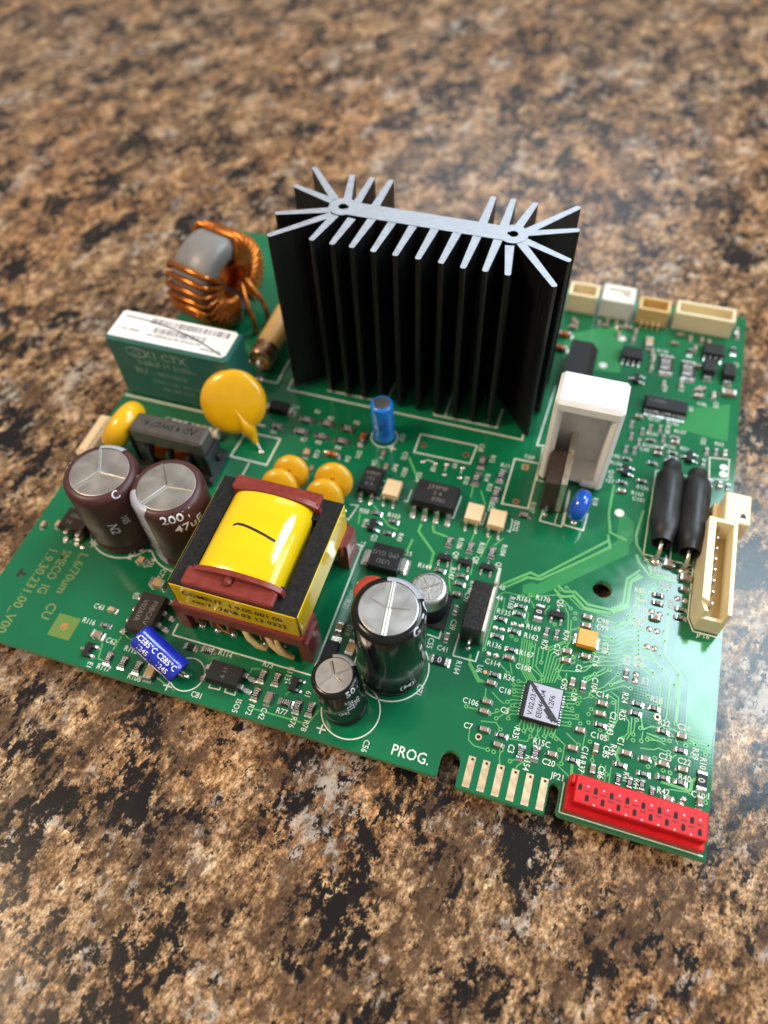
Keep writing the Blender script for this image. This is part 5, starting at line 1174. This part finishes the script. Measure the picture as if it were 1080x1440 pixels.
for x, y in VIA + [(-42.95, 13.58), (-37.27, 6.89), (-36.38, 7.0), (-37.28, 12.98), (-37.45, 14.42), (-34.4, 6.99), (-33.32, 6.23), (-30.77, 11.4), (-29.87, 11.52), (-29.07, 12.08), (-27.84, 11.98), (-26.41, 12.42), (-25.48, 10.65), (-24.54, 21.02), (-23.21, 20.41), (-21.68, 18.55), (-24.14, 16.82), (-22.85, 16.39), (-25.89, 18.93), (-25.14, 18.16), (-35.21, 19.32), (-35.39, 17.22), (-34.51, 21.26), (-35.24, 13.6), (-18.68, 25.18), (-17.76, 27.54), (-24.78, 8.39), (-37.57, 39.23), (-36.41, 39.35), (-29.91, 43.01), (-30.99, 42.21), (-27.29, 37.86), (-28.32, 38.49), (-29.66, 38.9), (-34.03, 28.67), (-37.07, 29.04), (-38.09, 29.5), (-30.68, 34.33), (-27.21, 36.69), (-26.94, 32.46), (-30.77, 29.91), (-26.47, 35.72), (-22.59, 30.35), (-21.89, 30.81), (-20.18, 31.2), (-22.49, 30.38), (-20.17, 31.22), (-18.65, 28.24), (-17.8, 27.29), (-11.67, 29.81), (-7.76, 28.46), (-10.76, 33.5), (-13.84, 32.98), (-16.47, 38.44), (-15.05, 36.99), (-17.46, 40.34), (-19.04, 38.11), (-23.88, 19.89), (-23.15, 19.41), (-21.36, 19.6), (-21.67, 18.67), (-21.47, 17.0), (-22.74, 16.13), (-17.83, 21.94), (-13.41, 19.93), (-12.62, 18.66), (-13.56, 16.08), (-12.75, 16.66), (-11.87, 16.06), (-20.68, 13.64), (-23.17, 12.61), (-17.1, 8.86), (-19.31, 16.22), (-12.0, 24.92), (-11.39, 24.12), (-7.51, 17.81), (-8.42, 17.61), (-4.73, 17.81), (-2.11, 17.77), (-0.99, 18.8), (-10.45, 14.53), (-8.01, 12.35), (-6.88, 12.25), (-10.54, 12.25), (-11.22, 16.91), (-11.88, 16.39), (-12.67, 49.38), (-11.96, 47.75), (-10.92, 47.95), (-18.9, 38.13), (-19.38, 37.17), (-16.57, 38.32), (-17.53, 40.29), (-10.64, 42.66), (-10.68, 38.87), (-15.0, 36.77), (-36.63, 39.44), (-37.75, 39.54), (-37.03, 29.16), (-42.85, 13.54), (-37.44, 15.19), (-37.19, 12.59), (-35.57, 11.33)]:
    if any(abs(x - a) < 0.9 and abs(y - b_) < 0.9 for a, b_ in seen): continue
    seen.append((x, y))
    m.disc((x, y), 0.42, 0.052, 'solder_mask_trace', 10, 0.17); m.disc((x, y), 0.17, 0.05, 'hole_shade', 8)
obj('via', m.mesh('via'), board, kind='stuff')

# ------------------------------------------------------------------ white print on the board
m = MB(); ZS = 0.060
def line(pts, w=0.22, closed=False): m.ribbon(pts, w, 0.05, ZS, 'silkscreen', closed)
def circ(x, y, r, w=0.25): line(arc(x, y, r, 0, 352, 44), w, True)
line([(-103.4, 77.95), (-46.1, 77.95), (-46.1, 112)], 0.4); line([(-103.4, 77.95), (-103.4, 84)], 0.4)
line([(-67.47, 80.29), (-67.16, 79.74), (-52.47, 79.94), (-52.32, 85.89)], 0.4); line([(-64.74, 80.21), (-64.8, 88.92)], 0.35); line([(-94.09, 80.31), (-81.57, 80.31)], 0.35); line([(-79.27, 80.3), (-78.86, 88.02)], 0.35)
line([(-40.48, 77.69), (-42.55, 77.3), (-41.88, 96.75)], 0.35)
line([(-68.67, 73.28), (-55.43, 73.42), (-55.77, 68.0), (-68.61, 67.74)], 0.35, True); line([(-46.53, 72.16), (-41.02, 72.26), (-41.04, 59.61), (-46.63, 59.36)], 0.35, True)
line([(-65.5, 66.34), (-63.47, 66.28)], 0.2); line([(-60.67, 66.15), (-60.58, 64.48)], 0.2); line([(-57.11, 66.12), (-57.07, 64.66)], 0.2)
line([(-37.84, 60.5), (-38.06, 57.27), (-33.44, 57.06), (-33.5, 67.0)], 0.3); line([(-33.31, 66.69), (-33.13, 57.67), (-28.96, 57.35), (-28.73, 61.92)], 0.3); line([(-34.97, 57.13), (-34.83, 60.14)], 0.2); line([(-39.19, 67.57), (-40.72, 67.69), (-41.16, 77.02)], 0.3)
line([(-71.9, 11.0), (-71.9, 40.8), (-76, 40.8)], 0.35); line([(-71.9, 11.0), (-100.9, 11.0)], 0.3); line([(-100.9, 11.0), (-100.9, 13.5)], 0.3)
line([(-77.8, 49.97), (-76.01, 50.24), (-76.85, 46.0)], 0.25); line([(-77.76, 46.23), (-76.74, 46.28)], 0.25)
line([(-107.69, 62.77), (-99.29, 62.95), (-99.38, 55.0), (-108.31, 55.08)], 0.4, True); line([(-103.39, 54.54), (-103.51, 50.49)], 0.35)
line([(-116.3, 79.2), (-106.7, 79.2), (-106.7, 106), (-116.3, 106)], 0.4, True)
line([(-141.0, 65.6), (-104.2, 65.6)], 0.6); line([(-141.0, 76.4), (-109, 76.4)], 0.4)
line([(-16.39, 55.09), (-6.04, 55.06), (-5.4, 77.69)], 0.28); line([(-16.39, 55.09), (-16.34, 77.47), (-5.11, 77.98)], 0.28); line([(-11.11, 55.18), (-11.27, 61.26)], 0.28)
line([(-6.6, 43.0), (-5.4, 40.4), (-0.4, 40.4), (-0.4, 62.6)], 0.28); line([(-6.6, 43.0), (-6.6, 62)], 0.28)
line([(-5.5, 84.32), (-1.35, 84.94), (-1.41, 79.06), (-5.2, 78.33)], 0.25, True)
line([(-23.75, 0.35), (-0.5, 0.35)], 0.22); line([(-23.75, 0.35), (-23.75, 5.4)], 0.2); line([(-43.04, 43.24), (-47.76, 22.46), (-43.4, 22.53), (-43.32, 24.7)][1:], 0.28); line([(-47.76, 22.46), (-47.72, 27.16)], 0.28); line([(-53.62, 25.31), (-51.18, 25.11), (-51.29, 33.79)], 0.28)
line([(-89.5, 3.83), (-89.46, 3.23), (-87.39, 3.38), (-87.42, 4.05)], 0.25); line([(-86.34, 3.98), (-86.26, 3.28), (-84.25, 3.25), (-84.34, 4.18)], 0.25)
line([(-72.69, 58.18), (-71.95, 57.87), (-72.27, 56.2), (-73.13, 56.22)], 0.25); line([(-71.97, 55.25), (-72.22, 53.12), (-73.49, 53.42)], 0.25); line([(-66.14, 57.47), (-66.19, 54.12), (-67.07, 54.27)], 0.25)
line([(-49.51, 56.16), (-49.22, 55.85), (-49.37, 52.92), (-50.04, 53.11)], 0.22); line([(-43.87, 56.07), (-43.5, 55.79), (-43.46, 52.76), (-44.12, 52.95)], 0.22); line([(-55.38, 58.8), (-55.62, 52.82), (-56.26, 52.83)], 0.25)
circ(-58.2, 17.2, 7.0); circ((-62.76, 6.8)[0], (-62.76, 6.8)[1], 5.35); circ((-94.52, 4.43)[0], (-94.52, 4.43)[1], 3.3); circ(-76.4, 70.1, 3.0); circ(-121.5, 31.4, 8.0); circ(-107.3, 31.9, 8.0)
def plus(x, y, s_=0.9): line([(x - s_, y), (x + s_, y)], 0.28); line([(x, y - s_), (x, y - 0.15)], 0.28); line([(x, y + 0.15), (x, y + s_)], 0.28)
for p in ((-66.72, 1.97), (-97.01, 1.23), (-126.59, 25.32), (-73.73, 67.4)): plus(*p)
obj('silkscreen_outline', m.mesh('silkscreen_outline'), board, kind='stuff')
m = MB()
LBL = [('R161', -37.43, 37.95, 0, 1.95), ('R170', -33.9, 39.14, 0, 1.95), ('Q5', -30.52, 39.19, -90, 1.95), ('R168', -39.69, 36.59, -90, 1.95), ('R135', -40.59, 34.02, 0, 1.95), ('C98', -22.0, 37.58, 0, 1.95), ('C99', -21.91, 36.17, 0, 1.95), ('C78', -20.84, 32.26, -90, 1.95), ('R169', -34.44, 32.42, 0, 1.95), ('R162', -34.5, 30.45, 0, 1.95), ('R75', -31.84, 29.59, -90, 1.95), ('R74', -28.29, 32.7, -90, 1.95), ('R136', -40.8, 26.76, 0, 1.95), ('C17', -29.42, 29.3, -90, 1.95), ('C16', -22.05, 29.02, -90, 1.95), ('R167', -34.65, 26.72, 0, 1.95), ('C114', -40.31, 23.14, 0, 1.95), ('C108', -34.63, 23.87, 0, 1.95), ('C6', -24.86, 26.69, -90, 1.95), ('45', -42.12, 39.32, 0, 1.95), ('44', -42.04, 36.85, 0, 1.95), ('R36', -36.72, 21.11, 0, 1.95), ('C18', -36.93, 18.45, 0, 1.95), ('C106', -42.4, 14.59, 0, 1.95), ('C5', -36.13, 14.82, 0, 1.95), ('C7', -41.77, 10.14, 0, 1.95), ('R35', -33.37, 11.41, -90, 1.95), ('C3', -33.64, 8.4, -90, 1.95), ('R15C', -28.7, 10.92, 0, 1.95), ('R154', -30.49, 6.79, -90, 1.95), ('C20', -26.92, 7.89, 0, 1.95), ('JP21', -24.94, 5.97, 0, 1.95), ('C95', -26.89, 22.87, -90, 1.95), ('C104', -21.59, 24.3, -90, 1.95), ('U9', -24.78, 20.95, -90, 1.95), ('C14', -19.87, 22.77, 0, 1.95), ('C105', -19.32, 14.99, 0, 1.95), ('U6', -42.43, 21.32, -90, 1.95), ('C21', -17.52, 19.16, -90, 1.95), ('R43', -17.64, 16.85, -90, 1.95), ('R24', -15.98, 23.45, -90, 1.95), ('R25', -15.99, 20.11, -90, 1.95), ('C16', -21.3, 11.46, -90, 1.95), ('R37', -21.4, 8.97, -90, 1.95), ('C85', -17.79, 12.69, -90, 1.95), ('R45', -16.7, 13.33, -90, 1.95), ('C86', -18.11, 8.91, -90, 1.95), ('C1', -15.63, 15.23, -90, 1.95), ('R23', -16.65, 30.88, -90, 1.95), ('R26', -14.79, 31.08, -90, 1.95), ('R58', -16.06, 46.33, 0, 1.95), ('R64', -15.43, 44.23, 0, 1.95), ('C109', -15.51, 42.26, 0, 1.95), ('C38', -15.22, 40.42, 0, 1.95), ('C32', -15.56, 39.15, 0, 1.95), ('R29', -14.23, 31.21, -90, 1.95), ('R28', -10.51, 24.63, 0, 1.95), ('R22', -8.72, 20.74, 0, 1.95), ('C24', -5.33, 20.9, 0, 1.95), ('JP16', -3.54, 40.01, 0, 1.95), ('C2', -12.86, 27.71, -90, 1.95), ('C23', -7.91, 14.7, 0, 1.95), ('C22', -4.75, 14.84, 0, 1.95), ('R40', -4.43, 12.05, 0, 1.95), ('R42', -7.64, 8.74, 0, 1.95), ('C10', -2.04, 9.82, 0, 1.95), ('R100', -1.7, 15.18, -90, 1.95), ('R39', -3.09, 16.78, -90, 1.95), ('R10', -1.87, 7.68, -90, 1.95), ('1', -0.36, 10.13, 0, 1.95), ('C64', -13.95, 52.08, 0, 1.95), ('C91', -11.17, 51.25, 0, 1.95), ('C33', -11.31, 49.13, 0, 1.95), ('K', -15.7, 53.81, -90, 1.95), ('C4', -6.75, 53.77, 0, 1.95), ('R57', -10.01, 45.03, -90, 1.95), ('R41', -13.98, 9.31, -90, 1.7), ('R44', -12.09, 8.75, -90, 1.7), ('R149', -58.17, 39.66, 0, 1.95), ('R147', -52.49, 39.77, -90, 1.95), ('C91', -48.29, 35.24, -90, 1.95), ('R146', -47.99, 37.79, -90, 1.95), ('C39', -49.4, 28.7, -90, 1.95), ('C41', -49.94, 23.21, 0, 1.95), ('C55', -52.55, 23.7, -90, 1.95), ('R164', -46.34, 20.41, -90, 1.95), ('C71', -51.96, 14.07, -90, 1.95), ('C56', -58.19, 1.39, -90, 1.95), ('R20', -70.61, 26.96, -90, 1.95), ('R12', -51.3, 70.7, -90, 1.95), ('C69', -43.53, 73.46, 0, 1.95), ('R11', -48.09, 69.58, 0, 1.95), ('R14', -51.28, 65.3, -90, 1.95), ('R13', -50.19, 62.82, -90, 1.95), ('ISO3', -48.66, 57.9, -90, 1.95), ('ISO2', -42.55, 54.54, -90, 1.95), ('R107', -40.23, 60.24, -90, 1.95), ('R106', -52.72, 47.06, -90, 1.95), ('R105', -48.31, 47.18, -90, 1.95), ('R104', -43.78, 47.97, -90, 1.95), ('Q9', -52.88, 44.08, -90, 1.95), ('Q8', -48.62, 44.08, -90, 1.95), ('Q7', -43.95, 44.03, -90, 1.95), ('C68', -54.46, 73.13, -90, 1.95), ('R8', -63.27, 64.34, -90, 1.95), ('R9', -58.94, 66.53, -90, 1.95), ('R10', -55.47, 63.25, -90, 1.95), ('C72', -70.44, 66.12, -90, 1.95), ('C57', -72.51, 71.05, -90, 1.95), ('R50', -74.33, 49.22, 0, 1.95), ('R103', -67.86, 49.82, 0, 1.95), ('R48', -73.16, 46.34, -90, 1.95), ('Q2', -70.21, 43.34, -90, 1.95), ('R49', -65.08, 45.0, -90, 1.95), ('TR1', -72.11, 40.75, -90, 1.95), ('R47', -71.53, 62.26, -90, 1.95), ('ISO1', -69.15, 61.6, -90, 1.95), ('D4', -82.51, 61.7, -90, 1.95), ('D31', -80.49, 63.5, -90, 1.95), ('R2', -90.22, 72.04, 0, 1.95), ('R3', -83.87, 72.43, 0, 1.95), ('R1', -93.87, 73.16, 0, 1.95), ('R6', -101.58, 64.43, 0, 1.95), ('R5', -90.39, 64.42, 0, 1.95), ('R4', -85.59, 64.16, 0, 1.95), ('R7', -93.99, 64.12, 0, 1.95), ('C58', -89.7, 61.12, -90, 1.95), ('D7', -99.39, 72.92, 0, 1.95), ('ISO4', -65.77, 61.25, -90, 1.95), ('U4', -76.38, 62.32, -90, 1.95), ('R15', -62.47, 41.63, 0, 1.95), ('C43', -117.79, 12.24, 0, 1.95), ('R116', -118.13, 8.79, 0, 1.95), ('C62', -111.76, 6.29, 0, 1.95), ('R117', -110.44, 0.96, 0, 1.95), ('R112', -107.19, 5.79, 0, 1.95), ('R108', -103.82, 0.89, 0, 1.95), ('E1', -113.36, 0.7, -90, 1.95), ('C72', -109.24, 22.77, -90, 1.95), ('U5', -111.87, 16.62, -90, 1.95), ('R114', -89.28, 10.23, 0, 1.95), ('R73', -80.59, 10.62, 0, 1.95), ('R113', -76.13, 10.11, -90, 1.95), ('ISO5', -83.07, 1.48, -90, 1.95), ('R72', -80.49, 1.53, -90, 1.95), ('C42', -77.94, 1.53, -90, 1.95), ('R77', -74.72, 2.86, 0, 1.95), ('R76', -72.12, 1.65, -90, 1.95), ('R78', -69.76, 1.69, -90, 1.95), ('C81', -90.99, 1.17, 0, 1.95), ('D9', -69.97, 18.99, -90, 1.95), ('61', -71.34, 7.33, -90, 1.95), ('D10', -68.32, 21.78, -90, 1.95), ('C84', -117.49, 24.99, -90, 1.95), ('R21', -112.55, 24.42, -90, 1.95), ('R', -112.02, 16.72, -90, 1.95), ('R129', -18.32, 92.2, 0, 1.8), ('R130', -14.28, 92.11, 0, 1.8), ('R131', -18.26, 87.7, 0, 1.8), ('R127', -12.39, 90.03, 0, 1.8), ('R53', -3.74, 88.74, 0, 1.8), ('R137', -18.71, 84.03, 0, 1.8), ('C45', -19.42, 82.65, 0, 1.8), ('R128', -15.16, 90.09, -90, 1.8), ('R132', -14.22, 85.13, 0, 1.8), ('C52', -7.24, 88.73, -90, 1.8), ('R51', -10.95, 85.28, 0, 1.8), ('R95', -25.3, 78.99, 0, 1.8), ('R156', -24.88, 76.98, 0, 1.8), ('R156', -18.57, 71.86, 0, 1.8), ('R163', -19.45, 69.96, 0, 1.8), ('C101', -18.99, 68.47, 0, 1.8), ('U8', -10.74, 97.82, -90, 1.8), ('C46', -8.4, 99.98, 0, 1.8), ('R52', -13.92, 80.72, 0, 1.8), ('C53', -5.34, 100.63, -90, 1.8), ('R134', -18.91, 115.23, 0, 1.8), ('R64', -17.04, 102.71, -90, 1.8), ('R65', -13.33, 103.76, -90, 1.8), ('D2', -1.59, 115.22, -90, 1.8), ('157', -25.59, 71.7, 0, 1.9), ('Q10', -25.6, 73.76, -90, 1.9), ('R18', -27.75, 65.41, -90, 1.9), ('PROG.', -50.13, 2.17, 0, 3.5)]
for sx, x, y, rot, size in LBL: flat_text(m, sx, x, y, ZS + 0.004, rot, size * 0.80, 'silkscreen', 0.008, xs=0.86)
obj('silkscreen_lettering', m.mesh('silkscreen_lettering'), board, kind='stuff')
m = MB()
for sx, x, y0, y1 in (('L.6/70um   CU', -127.2, 22.6, 6.8), ('SMECO  IG', -131.0, 22.3, 11.6), ('1.9.30.231.00_V00', -134.0, 22.0, 1.6)):
    tv, tf = text(sx, 2.9, 'LEFT', 0.01); wmax = max(u for u, v in tv)
    k = (y0 - y1) / wmax
    m.mapped(tv, tf, lambda u, v, x=x, y0=y0, k=k: (x + v, y0 - u * k, 0.03), 'copper_print')
obj('copper_lettering', m.mesh('copper_lettering'), board)
m = MB(); x, y = -137.8, 14.6
m.prism([(x - 0.35, y - 1.0), (x + 0.35, y - 1.0), (x + 0.35, y + 1.0), (x - 0.35, y + 1.0)], 0.004, 0.035, 'ink_black'); m.prism([(x + 0.35, y - 0.3), (x + 1.5, y - 0.3), (x + 1.5, y + 0.3), (x + 0.35, y + 0.3)], 0.004, 0.033, 'ink_black')
obj('stamp_mark', m.mesh('stamp_mark'), board)
